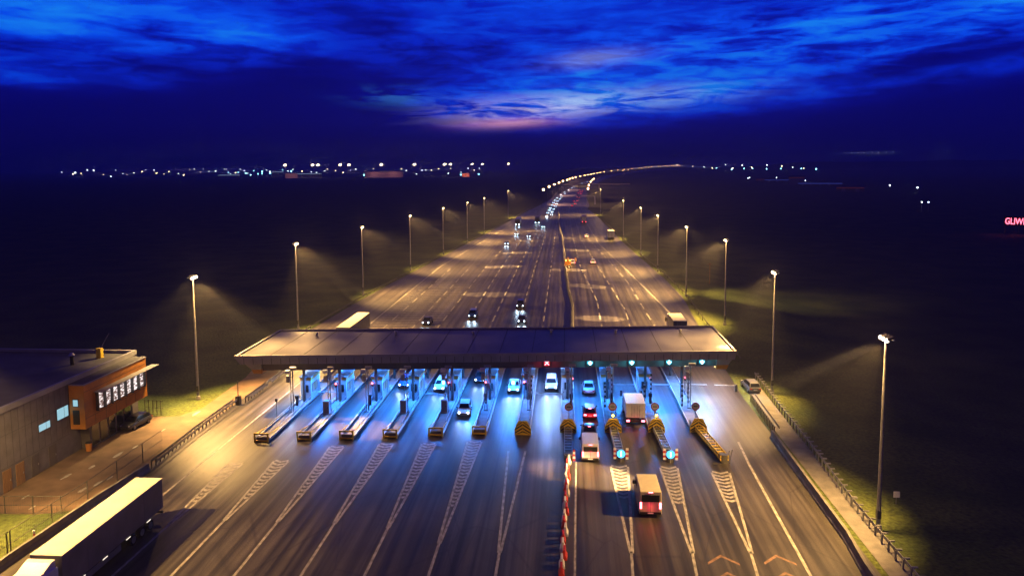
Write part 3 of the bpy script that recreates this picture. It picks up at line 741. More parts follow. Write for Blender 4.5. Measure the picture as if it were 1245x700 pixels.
# ------------------------------------------------------------------ vehicles (front towards local +Y)
WHEEL = {}
def add_wheels(t, pos, r, w):
    for (x, y) in pos:
        key = (round(r, 2), round(w, 2))
        if key not in WHEEL:
            a = MB(); a.cyl((-w / 2, 0, 0), (w / 2, 0, 0), r, n=18)
            a2 = MB(); a2.cyl((-w / 2 - .012, 0, 0), (w / 2 + .012, 0, 0), r * 0.62, n=14)
            ty = a.build('tyre', 'rubber'); ri = a2.build('rim', 'rim'); WHEEL[key] = (ty.data, ri.data)
            bpy.data.objects.remove(ty); bpy.data.objects.remove(ri)
        ty = bpy.data.objects.new('wheel', WHEEL[key][0]); col.objects.link(ty); ty.parent = t; ty.location = (x, y, r)
        ri = bpy.data.objects.new('rim', WHEEL[key][1]); col.objects.link(ri); ri.parent = ty

def make_car(label, paint, kind, loc, rz, heads=False, tails=None, far=False, group=None, cat='car', spot=0):
    t = thing('car', label, cat, (loc[0], loc[1], 0.0), rz, group)
    S = dict(hatch=(4.1, .88, 1.50, .30, -0.49, -0.36, 0.10, 0.26), sedan=(4.6, .90, 1.46, .30, -0.33, -0.17, 0.08, 0.24),
             estate=(4.6, .90, 1.52, .30, -0.49, -0.41, 0.10, 0.25), suv=(4.6, .95, 1.72, .36, -0.49, -0.42, 0.12, 0.25))[kind]
    L, W, H, z0, r0, r1, f1, f0 = S
    zb = H * 0.62
    st = [(-.5, .80, z0 + .12, zb - .10), (-.485, .92, z0 + .02, zb - .02), (-.40, .99, z0, zb), (-.15, 1.0, z0, zb), (.12, 1.0, z0, zb),
          (.27, .99, z0, zb - .05), (.40, .95, z0, zb - .16), (.475, .87, z0 + .02, zb - .27), (.5, .74, z0 + .12, zb - .36)]
    rings = []
    for (u, kw, a, c) in st:
        y = u * L; w = W * kw; m = a + (c - a) * .6
        rings.append([(-w * .92, y, a), (w * .92, y, a), (w, y, a + .12), (w, y, m), (w * .93, y, c - .02), (w * .6, y, c + .015), (-w * .6, y, c + .015), (-w * .93, y, c - .02), (-w, y, m), (-w, y, a + .12)])
    b = MB(); b.loft(rings)
    # cabin
    wb, wt = W * .90, W * .70; zr = zb - 0.01
    gr = [(r0 * L, wb * .96, zr), (r1 * L, wt, H - .05), ((r1 + .08) * L, wt, H), (f1 * L * .4, wt, H), (f1 * L, wt * .98, H - .06), (f0 * L, wb * .98, zr)]
    rr_ = []
    for (y, w, z) in gr: rr_.append((y, w, z))
    cab = []
    ys = [r[0] for r in rr_]
    k = len(b.v)
    for sg in (-1, 1):
        for (y, w, z) in rr_: b.v.append((sg * w, y, z))
    nn = len(rr_)
    for i in range(nn - 1): b.f.append([k + i, k + i + 1, k + nn + i + 1, k + nn + i]); b.m.append(0)
    b.f.append([k + i for i in range(nn)]); b.m.append(0); b.f.append([k + nn + i for i in reversed(range(nn))]); b.m.append(0)
    b.build('body', paint, t, bevel=0.0 if far else 0.045, smooth=False)
    def quad(p, q, inset, off, name='window'):
        # p=(y,w,z) lower, q=(y,w,z) upper: a pane across the car
        b2 = MB(); d = Vector((0, q[0] - p[0], q[2] - p[2])); nrm = Vector((0, -d.z, d.y)).normalized()
        if nrm.z < 0: nrm = -nrm
        lo = 0.1; hi = 0.93; P = []
        for tt, sg in ((lo, -1), (lo, 1), (hi, 1), (hi, -1)):
            w = (p[1] + (q[1] - p[1]) * tt) * inset; c = Vector((0, p[0], p[2])) + d * tt + nrm * off; P.append((sg * w, c.y, c.z))
        P2 = [(x, y + nrm.y * .006, z + nrm.z * .006) for x, y, z in P]
        n1 = (Vector(P[1]) - Vector(P[0])).cross(Vector(P[2]) - Vector(P[1]))
        if n1.dot(nrm) < 0: P.reverse(); P2.reverse()
        b2.prism(P, P2); return b2.build(name, 'glass', t)
    quad(gr[5], gr[4], .90, .012, 'windscreen'); quad(gr[0], gr[1], .88, .012, 'rear_window')
    for sg in (-1, 1):
        b2 = MB(); lowf, lowr, hif, hir = gr[5], gr[0], gr[4], gr[1]
        def sp(fy, tz):
            ylo = lowr[0] + (lowf[0] - lowr[0]) * fy; yhi = hir[0] + (hif[0] - hir[0]) * fy
            w = wb + (wt - wb) * tz
            return (sg * (w + .014), ylo + (yhi - ylo) * tz, zb + (H - .05 - zb) * tz)
        P = [sp(.08, .14), sp(.93, .14), sp(.95, .88), sp(.06, .88)]
        Q = [(x + sg * .006, y, z) for x, y, z in P]
        if sg > 0: b2.prism(P, Q)
        else: b2.prism(P[::-1], Q[::-1])
        b2.build('window', 'glass', t)
        b2 = MB(); b2.box(sg * (W + .02) - .0, sg * (W + .02) + sg * .17, f0 * L - .45, f0 * L - .33, zb, zb + .14) if sg > 0 else b2.box(-(W + .19), -(W + .02), f0 * L - .45, f0 * L - .33, zb, zb + .14)
        b2.build('mirror', 'black', t)
        hm = ('farhead' if far else 'head') if heads else 'white'
        rad = .13 if heads and not far else (.17 if heads else .09)
        b2 = MB(); b2.ball((sg * W * .66, .475 * L, z0 + .36), rad, 8, 5); b2.build('headlight', hm, t)
        tm = tails if tails else 'red'
        b2 = MB(); xa = sg * W * .72; b2.box(xa - .17, xa + .17, -.5 * L - .04, -.5 * L + .12, zb - .32, zb - .12); b2.build('tail_light', tm, t)
    if tails == 'brake':
        b2 = MB(); b2.box(-.16, .16, r1 * L - .12, r1 * L - .04, H - .1, H - .05); b2.build('brake_light', 'brake', t)
    b2 = MB(); b2.box(-.26, .26, -.5 * L - .02, -.5 * L + .02, z0 + .22, z0 + .34); b2.build('number_plate', 'white', t)
    b2 = MB(); b2.box(-.5, .5, .5 * L - .05, .5 * L + .012, z0 + .14, z0 + .26); b2.build('grille', 'black', t)
    if not far or True:
        add_wheels(t, [(sg * (W - .1), yy * L) for sg in (-1, 1) for yy in (-.31, .31)], .32 if kind != 'suv' else .37, .21)
    if heads and spot:
        for sg in (-1, 1):
            light('headlight_beam', 'SPOT', (sg * W * .66, .5 * L + .2, z0 + .38), spot, (0.55, 0.78, 1.0), t, (sg * W * .66, .5 * L + 14, -0.6), .08, 50, 1.0)
    if tails and not far:
        light('tail_glow', 'POINT', (0, -.5 * L - .45, z0 + .4), 26 if tails == 'brake' else 6, (1, .05, .1), t, size=.25)
    return t

def make_van(label, paint, loc, rz, L=5.4, W=1.0, H=2.45, tails='tail', cat='van', group=None):
    t = thing('van', label, cat, (loc[0], loc[1], 0), rz, group)
    z0 = .36
    prof = [(-.5, z0), (-.5, H - .06), (-.485, H), (.22, H), (.28, H - .05), (.36, H - .62), (.385, H * .56), (.49, H * .44), (.5, H * .36), (.5, z0 + .05), (.48, z0)]
    b = MB(); n_ = len(prof)
    rings = []
    for xx in (-1, -.97, .97, 1):
        kk = .985 if abs(xx) == 1 else 1
        rings.append([(xx * W * (1 - 0.07 * max(0, (z - 1.1)) / 1.4), y * L * kk, z0 + (z - z0) * kk) for y, z in prof])
    b.loft(rings); b.build('body', paint, t, bevel=.06)
    b = MB(); b.box(-W * .78, W * .78, -.5 * L - .03, -.5 * L - .012, H * .60, H * .86); b.build('rear_window', 'glass', t)
    b = MB(); b.box(-.012, .012, -.5 * L - .022, -.5 * L - .004, z0 + .2, H - .1); b.build('door_seam', 'black', t)
    p, q = Vector((0, .385 * L, H * .56)), Vector((0, .28 * L, H - .05))
    b = MB(); nr = Vector((0, (q.z - p.z), -(q.y - p.y))).normalized()
    A = []
    for tt, sg in ((.08, -1), (.08, 1), (.92, 1), (.92, -1)):
        c = p + (q - p) * tt + nr * .015; A.append(Vector((sg * W * .82, c.y, c.z)))
    b.prism(A[::-1], [a + nr * .006 for a in A][::-1]); b.build('windscreen', 'glass', t)
    for sg in (-1, 1):
        b = MB(); xa = sg * W * .985
        b.box(min(xa, xa + sg * .03), max(xa, xa + sg * .03), .08 * L, .30 * L, H * .58, H * .84); b.build('window', 'glass', t)
        b = MB(); b.box(min(sg * (W + .02), sg * (W + .24)), max(sg * (W + .02), sg * (W + .24)), .30 * L, .335 * L, H * .55, H * .69); b.build('mirror', 'black', t)
        b = MB(); xa = sg * W * .86; b.box(xa - .09, xa + .09, -.5 * L - .035, -.5 * L + .05, H * .34, H * .58); b.build('tail_light', tails, t)
        b = MB(); b.box(sg * W * .7 - .16, sg * W * .7 + .16, .47 * L, .5 * L + .01, H * .33, H * .42); b.build('headlight', 'white', t)
    b = MB(); b.box(-.2, .2, -.5 * L - .05, -.5 * L + .05, H - .12, H - .05); b.build('brake_light', 'brake', t)
    b = MB(); b.box(-W * .95, W * .95, -.5 * L - .09, -.5 * L - .005, z0, z0 + .2); b.build('bumper', 'black', t)
    b = MB(); b.box(-.27, .27, -.5 * L - .1, -.5 * L - .092, z0 + .05, z0 + .17); b.build('number_plate', 'white', t)
    add_wheels(t, [(sg * (W - .12), yy * L) for sg in (-1, 1) for yy in (-.3, .33)], .34, .22)
    light('tail_glow', 'POINT', (0, -.5 * L - .5, 1.0), 16, (1, .05, .1), t, size=.25)
    return t

def make_lorry(label, loc, rz, L=16.2, W=1.27, H=4.0, cab='car_white', box='tan', side='truck_side', heads=None, tails=None, gap=True, spot=0, cat='lorry', cabH=3.5, group=None, deflector=None):
    """front at local +Y, origin on the ground at the middle"""
    t = thing('lorry', label, cat, (loc[0], loc[1], 0), rz, group)
    f = L / 2; cl = 2.3
    prof = [(f - cl, .55), (f - cl, cabH - .1), (f - cl + .2, cabH), (f - .55, cabH - .05), (f - .12, cabH - .85), (f, 1.7), (f, .5), (f - .1, .42)]
    b = MB(); b.loft([[(xx * W * .97, y, z) for y, z in prof] for xx in (-1, 1)]); b.build('cab', cab, t, bevel=.08)
    b = MB(); p, q = Vector((0, f, 1.75)), Vector((0, f - .12, cabH - .9)); nr = Vector((0, 1, .08)).normalized()
    A = [Vector((sg * W * .86, (p + (q - p) * tt).y, (p + (q - p) * tt).z)) + nr * .015 for tt, sg in ((.05, -1), (.05, 1), (.96, 1), (.96, -1))]
    b.prism(A[::-1], [a + nr * .006 for a in A][::-1]); b.build('windscreen', 'glass', t)
    if deflector:
        b = MB(); b.prism([(-W * .85, f - cl + .1, cabH + .003), (W * .85, f - cl + .1, cabH + .003), (W * .8, f - .7, cabH + .003), (-W * .8, f - .7, cabH + .003)][::1],
                          [(-W * .85, f - cl + .1, H - .05), (W * .85, f - cl + .1, H - .05), (W * .8, f - cl + .5, H - .1), (-W * .8, f - cl + .5, H - .1)]); b.build('roof_deflector', deflector, t)
    for sg in (-1, 1):
        b = MB(); xa = sg * W * .98; b.box(min(xa, xa + sg * .02), max(xa, xa + sg * .02), f - 1.3, f - .35, 1.85, cabH - .8); b.build('window', 'glass', t)
        b = MB(); xa = sg * (W + .03); b.box(min(xa, xa + sg * .22), max(xa, xa + sg * .22), f - .3, f - .18, 1.9, 2.7); b.build('mirror', 'black', t)
        b = MB(); b.ball((sg * W * .72, f + .0, .95), .24 if heads == 'farhead' else .16, 8, 5); b.build('headlight', heads or 'white', t)
    b0 = f - cl - (.35 if gap else .06)
    b = MB(); b.box(-W, W, -f, b0, 1.15, H - .06); tr = b.build('trailer', side, t, bevel=.03)
    b = MB(); b.box(-W - .012, W + .012, -f - .012, b0 + .012, H - .057, H + .01); b.build('roof', box, tr)
    for sg in (-1, 1):
        for k in range(int((b0 + f) / 2.6)):
            b = MB(); b.box(sg * (W + .004) - .012, sg * (W + .004) + .012, -f + .4 + k * 2.6, -f + .45 + k * 2.6, 1.2, H - .1); b.build('side_rib', side, tr)
    b = MB(); b.box(-W + .06, -.03, -f - .03, -f - .004, 1.25, H - .15); b.box(.03, W - .06, -f - .03, -f - .004, 1.25, H - .15); d = b.build('door', 'white' if tails else side, tr)
    b = MB()
    for xx in (-.5, -.2, .2, .5): b.cyl((xx, -f - .055, 1.3), (xx, -f - .055, H - .2), .025, n=6)
    b.build('lock_bar', 'galv', d)
    b = MB(); b.box(-.5, .5, -f + .5, f - 1.0, .75, 1.147); b.build('chassis', 'black', t)
    b = MB(); b.box(-W + .04, W - .04, -f - .04, -f + .12, .62, .82); b.build('bumper', 'black', t)
    if tails:
        for sg in (-1, 1):
            b = MB(); b.box(sg * W * .78 - .2, sg * W * .78 + .2, -f - .075, -f - .042, .64, .86); b.build('tail_light', tails, t)
    if gap:
        for sg in (-1, 1):
            b = MB(); b.box(sg * (W - .06) - .02, sg * (W - .06) + .02, -f * .2, f - cl - 2.6, .5, 1.05); b.build('side_skirt', side, t)
            for yy in (-f + 2.5, -f + 5.6, 0.6, 3.4):
                b = MB(); b.box(sg * (W + .02) - .02, sg * (W + .02) + .02, yy - .3, yy + .3, 1.02, 1.09); b.build('marker_light', 'marker', t)
    wy = [f - 1.35] + ([-f + 2.2, -f + 3.5, -f + 4.8, f - 4.6] if gap else [-f + 1.5])
    add_wheels(t, [(sg * (W - .18), yy) for sg in (-1, 1) for yy in wy], .5, .34)
    if heads and spot:
        for sg in (-1, 1): light('headlight_beam', 'SPOT', (sg * W * .7, f + .3, .95), spot, (.55, .78, 1), t, (sg * W * .7, f + 12, -.6), .1, 60, .8)
    return t

PI = math.pi
IN, OUT = PI, 0.0
gi = 'cars coming through the toll lanes'
# coming towards the viewer
make_car('white car driving out of the toll lane in front of the booths', 'car_white', 'hatch', (-13.4, 94.6), IN + .05, True, spot=260, group=gi)
make_car('white estate car under the canopy behind the lead white car, one lane to its left', 'car_white', 'estate', (-18.4, 105.2), IN, True, spot=300, group=gi)
make_car('dark blue car in the toll lane beside the third and fourth booths', 'car_blue', 'hatch', (-24.0, 106.4), IN, True, spot=300, group=gi)
make_car('dark car half hidden by the canopy beyond the lead white car', 'car_dark', 'sedan', (-12.9, 109.8), IN, True, spot=300, group=gi)
make_car('large white car left of the lane with the red cross', 'car_white', 'sedan', (-7.4, 105.2), IN, True, spot=2600, group=gi)
make_car('white car waiting behind the boom under the red cross', 'car_white', 'suv', (-1.9, 106.3), IN, True, spot=2000, group=gi)
gb = 'cars coming down to the canopy'
make_car('dark car leftmost of the three just beyond the canopy roof', 'car_dark', 'sedan', (-29.0, 150.0), IN, True, spot=300, group=gb)
make_car('blue car just beyond the canopy roof with bright headlights', 'car_blue', 'suv', (-20.1, 157.0), IN, True, spot=340, group=gb)
make_car('dark car just beyond the canopy roof in its own pool of light', 'car_dark', 'sedan', (-9.0, 152.5), IN, True, spot=380, group=gb)
make_car('dark car following the one in the pool of light', 'car_dark', 'suv', (-10.3, 169.0), IN, True, spot=380, group=gb)
make_car('blue car alone in the far left lanes, nearest of the distant three', 'car_blue', 'hatch', (-24.4, 307), IN, True, far=True, spot=380, group=gb)
make_car('white car in the far left lanes close behind the distant lorry', 'car_white', 'sedan', (-23.2, 352), IN, True, far=True, spot=300, group=gb)
make_car('blue car in the far middle lanes right of the distant white car', 'car_blue', 'hatch', (-16.7, 341), IN, True, far=True, spot=380, group=gb)
make_lorry('dark lorry with bright headlights and pale trailer in the far left lane', (-26.3, 414), IN, heads='farhead', cab='car_dark', spot=500, box='white', side='white', group=gb)
make_lorry('dark lorry in the far middle lane left of the queue of headlights', (-15.6, 426), IN, heads='farhead', cab='car_dark', spot=500, side='lorry_blue', box='truck_side', group=gb)
make_car('dark car beside the far middle lorry', 'car_grey', 'hatch', (-11.4, 395), IN, True, far=True, spot=300, group=gb)
# queue of headlights
q = [(478, -11.4), (494, -8.6), (514, -11.6), (528, -8.8), (545, -11.4), (560, -8.0), (575, -11.0), (600, -7.4), (618, -10.3), (640, -6.7), (660, -9.6),
     (690, -6.4), (712, -9.0), (740, -4.4), (765, -7.5), (800, -3.0), (845, -3.5), (890, 1.0), (930, 0), (985, 6), (1040, 6.5), (1120, 12), (1210, 16), (1330, 25), (1450, 35), (1600, 50)]
base = None
for k, (y, x) in enumerate(q):
    lab = 'white car in the distant queue of headlights'
    if base is None: base = make_car(lab, 'car_silver', 'sedan', (x, y), IN, True, far=True, group='distant queue of headlights')
    else:
        c = copy_tree(base); c.location = (x, y, terrain(x, y) + .05)
    if k < 16 and k % 3 == 0: light('headlight_beam', 'SPOT', (x, y - 2.6, .7), 700, (.55, .78, 1), None, (x, y - 12, -.4), .2, 70, .8)
# going away
go = 'vehicles entering the toll lanes'
make_car('silver car ahead of the red lit cars under the first cyan arrow', 'car_silver', 'sedan', (3.6, 105.2), OUT, tails='red', group=go)
make_car('red car with brake lights second in the queue under the first cyan arrow', 'car_red', 'hatch', (3.4, 94.6), OUT, tails='brake', group=go)
make_car('dark car with brake lights right in front of the white van', 'car_dark', 'sedan', (3.1, 87.4), OUT, tails='brake', group=go)
make_van('white van last in the queue under the first cyan arrow', 'car_white', (2.95, 81.2), OUT, 4.7, .98, 2.15, 'brake', group=go)
make_van('tall beige van alone on the open asphalt before the toll lanes', 'beige', (8.15, 69.0), OUT, 5.2, 1.06, 2.55, 'brake', group=go)
make_lorry('box truck with pale rear doors entering under the second cyan arrow', (9.1, 93.9), OUT, L=6.6, W=1.22, H=3.0, cabH=2.35, box='white', side='white', tails='brake', gap=False, cab='car_white', deflector='black', group=go, cat='truck')
light('tail_glow', 'POINT', (9.1, 90.1, .8), 12, (1, .05, .1), size=.3)
gf = 'vehicles driving away beyond the canopy'
make_car('white car just past the roadworks in the far right lanes', 'car_white', 'hatch', (9.8, 248), OUT, tails='fartail', far=True, group=gf)
make_car('white car parked inside the roadworks on the median', 'car_white', 'hatch', (2.9, 246.5), OUT, tails='fartail', far=True, group=gf)
make_car('white car farther up the right lanes, below the dark red lorry', 'car_white', 'sedan', (10.4, 340), OUT, tails='fartail', far=True, group=gf)
make_lorry('dark red lorry with a pale roof far up the right lanes', (11.7, 436), OUT, box='tan', side='lorry_red', tails='fartail', cab='lorry_red', group=gf)
make_lorry('pale grey lorry at the far right road edge', (21.4, 334), OUT, L=13, box='truck_side', side='truck_side', tails='red', group=gf)
make_lorry('small dark lorry farthest up the right lanes before the bend', (15.0, 780), OUT, side='car_dark', box='car_dark', tails='fartail', group=gf)
base = None
for k, (y, x) in enumerate([(610, 6.5), (640, 9.6), (690, 9.0), (700, 12.5), (850, 16), (880, 20), (905, 17), (930, 22), (960, 20), (990, 25), (1010, 22)]):
    if base is None: base = make_car('red tail lights of a car in the distant right lanes', 'car_red', 'hatch', (x, y), OUT, tails='fartail', far=True, group='distant red tail lights')
    else: c = copy_tree(base); c.location = (x, y, terrain(x, y))
# lorries by the canopy
make_lorry('long lorry with a tan trailer roof leaving at the left lane edge', (-39.15, 55.2), IN, L=16.4, H=4.0, cab='car_white', box='tan', side='truck_side', cabH=3.45, deflector='car_white')
make_lorry('lorry with a tan roof waiting beyond the left part of the canopy', (-40.4, 133.4), IN, L=16.4, H=4.0, cab='car_white', box='tan', side='truck_side', cabH=3.6)
make_lorry('short box lorry beyond the right end of the canopy', (21.9, 141.5), OUT, L=9.5, H=3.9, cab='car_white', box='tan', side='car_grey', gap=False)
make_car('grey car parked on the verge behind the right railing', 'car_grey', 'estate', (27.6, 107.2), OUT + .06)

# ------------------------------------------------------------------ lighting masts
def street_lamp(x, y, side, label, aim=0.0, fill=15000, beam=26000, lit=True, head='lamp', back=0, back_to=None, h=17.8, beam_el=30, near=True):
    """side +1: the road lies towards +x"""
    t = thing('street_lamp', label, 'street lamp', (x, y, terrain(x, y)), 0, 'tall lighting masts along the plaza')
    b = MB(); b.cyl((0, 0, 0), (0, 0, h), .20, .10, n=12); b.build('pole', 'galv', t)
    b = MB(); b.cyl((0, 0, 0), (0, 0, .5), .34, .3, n=12); b.build('foot', 'concrete', t)
    b = MB(); b.bar((side * -.3, -.9, h), (side * -.3, .9, h), .12); b.bar((0, 0, h - .02), (side * -.3, 0, h - .02), .1); b.build('crossbar', 'galv', t)
    b = MB(); b.box(-.17, .17, -.2, .2, 1.2, 2.0); b.build('fuse_box', 'dark_galv', t)
    for yy in (-.62, .0, .62):
        b = MB(); a = .45
        d = Vector((side * math.cos(a), 0, -math.sin(a)))
        p = Vector((side * -.1, yy, h + .1)); b.bar(p - d * .25, p + d * .32, .5, .22); f = b.build('floodlight', 'dark_galv', t, bevel=.03)
        b = MB(); b.ball(p + d * .32 + Vector((0, 0, -.06)), .21, 8, 5); b.build('lens', head if lit else 'dim_lamp', f)
    if lit:
        s = Vector((side * .5, 0, h - .35))
        az = R(aim)
        def direction(el): return Vector((side * math.cos(az) * math.cos(R(el)), math.sin(az) * math.cos(R(el)), -math.sin(R(el))))
        if fill: light('flood_halo', 'POINT', Vector((side * .9, 0, h - .25)), fill * .018, (1, .55, .2), t, size=.3)
        if fill: light('flood_fill', 'SPOT', s, fill, (1, .56, .165), t, s + direction(60 if y < 120 else 51), .25, 92 if y < 120 else 104, .75 if y < 120 else 1.0)
        if beam: light('flood_beam', 'SPOT', s + Vector((side * .1, 0, 0)), beam, (1, .60, .24), t, s + direction(beam_el), .25, 13, .5)
        if back: light('flood_back', 'SPOT', Vector((-side * .5, 0, h - .35)), back, (1, .62, .22), t, Vector(back_to or (-side * 16, 4, 0)), .25, 70, .8)
    return t
WL = 'tall lit mast %s'
lamps = [(-52.6, 98.2, 1, 'tall lit mast on the grass between the office building and the canopy', -24, 30), (-54.6, 143.0, 1, 'tall lit mast behind the left end of the canopy roof', -10, 26),
         (-52.6, 184.4, 1, 'first lit mast beyond the one behind the canopy, left side', 12, 26), (-49.4, 228.5, 1, 'second lit mast beyond the one behind the canopy, left side', 18, 28),
         (-46.0, 272, 1, 'slim dimmer mast, third beyond the canopy on the left side', 10, 30), (-42.5, 315, 1, 'fourth mast beyond the canopy on the left side', 12, 30),
         (-40.0, 360, 1, 'fifth mast beyond the canopy on the left side', 12, 30), (-36.5, 470, 1, 'lone last mast of the left side before the bend', 10, 30),
         (30.2, 105.3, -1, 'tall lit mast on the right verge level with the canopy end', -10, 52), (33.4, 151.4, -1, 'first lit mast beyond the canopy on the right, above its roof corner', 14, 32),
         (31.0, 185, -1, 'second lit mast beyond the canopy on the right', 14, 30), (29.4, 229, -1, 'third lit mast beyond the canopy on the right', 14, 30),
         (28.6, 272, -1, 'fourth lit mast beyond the canopy on the right', 14, 30), (26.8, 330, -1, 'fifth mast beyond the canopy on the right', 10, 30),
         (25, 500, -1, 'faint last mast of the right side before the bend', 10, 30)]
for k, (x, y, s, lab, aim, bel) in enumerate(lamps):
    far = y > 300
    street_lamp(x, y, s, lab, aim + rnd.uniform(-16, 16), (145000 if k == 0 else (110000 if k == 8 else 165000)) * rnd.uniform(.75, 1.2), (620000 if not far else 420000) * rnd.uniform(.7, 1.2) * (.3 if k == 8 else 1), True, 'lamp', back=36000 if k == 10 else (42000 if k == 0 else 0), back_to=(-5, -9, 0) if k == 0 else None, beam_el=bel)
street_lamp(28.4, 65.1, -1, 'dark mast on the near right verge whose lamp is seen from behind', 20, 82000, 560000, head='dim_lamp', beam_el=30)
# further masts of the same rows just outside the picture
street_lamp(-52.3, 56.0, 1, 'mast beside the fence left of the tan roofed lorry', 0, 95000, 0, back=26000, back_to=(-3.2, 9, 0))
street_lamp(-52.0, 16.0, 1, 'mast of the left row nearest the viewer', 40, 125000, 120000, beam_el=34)
street_lamp(28.3, 24.0, -1, 'mast of the right row nearest the viewer', 40, 125000, 120000, beam_el=34)

# row of lamps following the motorway into the distance
def far_lamp_proto():
    b = MB(); b.cyl((0, 0, 0), (0, 0, 14), .18, .1, n=6, mi=0); b.bar((0, 0, 14), (1.4, 0, 14.1), .14); b.ball((1.4, 0, 13.9), .95, 8, 5, mi=1)
    return b.build('motorway_lamp', ['dark_galv', 'farlamp'])
proto = None
def put_far(x, y, s=1.0):
    global proto
    if proto is None: proto = far_lamp_proto(); o = proto
    else: o = proto.copy(); col.objects.link(o)
    o.location = (x, y, terrain(x, y)); o.scale = (s, s, 1)
    return tag(o, 'warm motorway lamp in the long row curving to the horizon', 'motorway lamp', 'motorway lamps on the far bend')
Y = 615
while Y < 4100:
    st = 92 if Y < 1300 else 135
    put_far(far_line(Y) - 19 + rnd.uniform(-.6, .6), Y, 0.75 + Y / 2200)
    if Y > 2300 and rnd.random() < .5: put_far(far_line(Y + 20) + 18, Y + 20, 0.7 + Y / 3200)
    Y += st
for Y in (640, 760, 930, 1080, 1220): put_far(far_line(Y) + 19, Y, .8)
for k in range(4):
    Yq = 640 + k * 200
    light('motorway_glow', 'SPOT', (far_line(Yq) - 12, Yq, 13.5), 120000, (1, .5, .32), None, (far_line(Yq), Yq, 0), .4, 130, .5)
# bridge over the motorway far up the road
t = thing('overpass', 'low bridge crossing the motorway at the start of the bend', 'bridge', (far_line(1090), 1090, 0))
b = MB(); b.box(-60, 75, -4, 4, 6.2, 7.2); b.build('deck', 'concrete', t)
b = MB(); b.box(-60, 75, -4.3, -4.05, 6.2, 8.2); b.build('parapet', 'concrete', t)
for xx in (-30, 0, 30):
    b = MB(); b.box(xx - 1, xx + 1, -3, 3, 0, 6.197); b.build('pier', 'concrete', t)
t = thing('sign_gantry', 'pale curved steel gantry over the right lanes before the bend', 'sign gantry', (27, 640, 0))
b = MB(); b.cyl((0, 0, 0), (0, 0, 7), .3, n=8); b.build('post', 'white', t)
b = MB(); b.bar((0, 0, 7), (-2.5, 0, 8), .35); b.bar((-2.5, 0, 8), (-16, 0, 6.8), .35); b.build('beam', 'white', t)

# ------------------------------------------------------------------ office building on the left
t = thing('office_building', 'grey flat roofed control building with an orange upper bay and lit strip window', 'building', (-57.3, 50, 0))
# local x: 0 = front wall (towards the road), y: 0 .. 41.2 towards the canopy
LB = 41.2; ZR = 8.95
b = MB(); b.box(-26, 0, -30, LB, 0, ZR - .6); b.build('wall', 'wall', t)
b = MB(); b.box(-26.0, 0, -30, LB, ZR - .597, ZR - .4); rf = b.build('roof', 'roof_dark', t)
b = MB(); b.box(-26.1, .12, -30.1, -29.8, ZR - .597, ZR); b.box(-.2, .12, -29.797, LB - .2, ZR - .597, ZR); b.box(-26.1, .12, LB - .197, LB + .12, ZR - .597, ZR); b.box(-26.1, -25.8, -29.7, LB - .2, ZR - .597, ZR)
b.build('parapet', 'grey_panel', t)
b = MB(); b.box(.125, 1.95, 27.8, 40.3, 3.05, 8.2); bay = b.build('upper_bay', 'orange', t)
b = MB(); b.box(.126, 2.01, 27.74, 40.36, 8.203, 8.3); b.build('coping', 'grey_panel', bay)
b = MB(); b.box(.126, 1.8, 28.0, 40.1, 8.303, 8.34); b.build('bay_roof', 'roof_dark', bay)
b = MB()
for z in (4.25, 7.4): b.box(1.953, 1.962, 27.85, 40.25, z, z + .03)
for k in range(6): b.box(1.953, 1.961, 29.6 + k * 2, 29.63 + k * 2, 3.1, 4.25)
b.build('panel_seam', 'seam', bay)
b = MB(); b.box(1.953, 2.0, 29.8, 39.7, 4.55, 6.75); sw = b.build('strip_frame', 'seam', bay)
for k in range(7):
    y0 = 29.95 + k * 1.38; b = MB(); b.box(2.003, 2.02, y0, y0 + 1.16, 4.7, 6.62); b.build('pane', 'win_strip', sw)
for k in range(8):
    b = MB(); b.box(2.003, 2.35, 29.83 + k * 1.38 - .04, 29.83 + k * 1.38 + .05, 4.55, 6.75); b.build('fin', 'dark_galv', sw)
b = MB(); b.box(1.956, 3.0, 29.6, 41.6, 6.86, 6.95); b.build('awning', 'grey_panel', bay)
b = MB(); b.box(.55, 1.25, 27.75, 27.79, 5.7, 6.6); f = b.build('window', 'dark_galv', t)
b = MB(); b.box(.62, 1.18, 27.73, 27.747, 5.78, 6.52); b.build('pane', 'win_cyan', f)
b = MB(); b.box(.5, 1.3, 27.75, 27.79, 3.6, 5.3); b.build('vent_panel', 'black', t)
b = MB(); b.box(.003, 1.1, 29.6, 38.2, 0, 3.045); b.build('ground_storey', 'dark_panel', t)
b = MB()
for k in range(5): b.box(1.103, 1.13, 30 + k * 1.6, 31.3 + k * 1.6, .2, 2.6)
b.build('shop_window', 'glass', t)
for (y0, y1, za, zb_, w) in ((22.9, 24.6, 4.5, 5.25, 'long low lit window'), (25.8, 27.6, 4.75, 6.0, 'taller lit window by the orange bay')):
    b = MB(); b.box(.005, .06, y0 - .1, y1 + .1, za - .1, zb_ + .1); f = b.build('window', 'dark_galv', t); tag(f, w)
    for (u0, u1) in ((y0, y0 + (y1 - y0) * .62), (y0 + (y1 - y0) * .66, y1)):
        b = MB(); b.box(.062, .08, u0, u1, za, zb_); b.build('pane', 'win_cyan', f)
for y0 in (13.0, 15.0, 17.5, 19.3, 21.5, 24.2):
    b = MB(); b.box(.005, .07, y0, y0 + 1.15, 0.02, 2.3); d = b.build('door', 'timber' if y0 in (17.5, 19.3, 13.0) else 'dark_panel', t)
    b = MB(); b.box(.072, .12, y0 + .92, y0 + .98, 1.0, 1.2); b.build('handle', 'galv', d)
b = MB()
for k in range(33): b.box(.003, .012, -2 + k * .92, -1.97 + k * .92, 2.6, ZR - .7)
for z in (2.5, 5.9): b.box(.003, .011, -29, 27.7, z, z + .03)
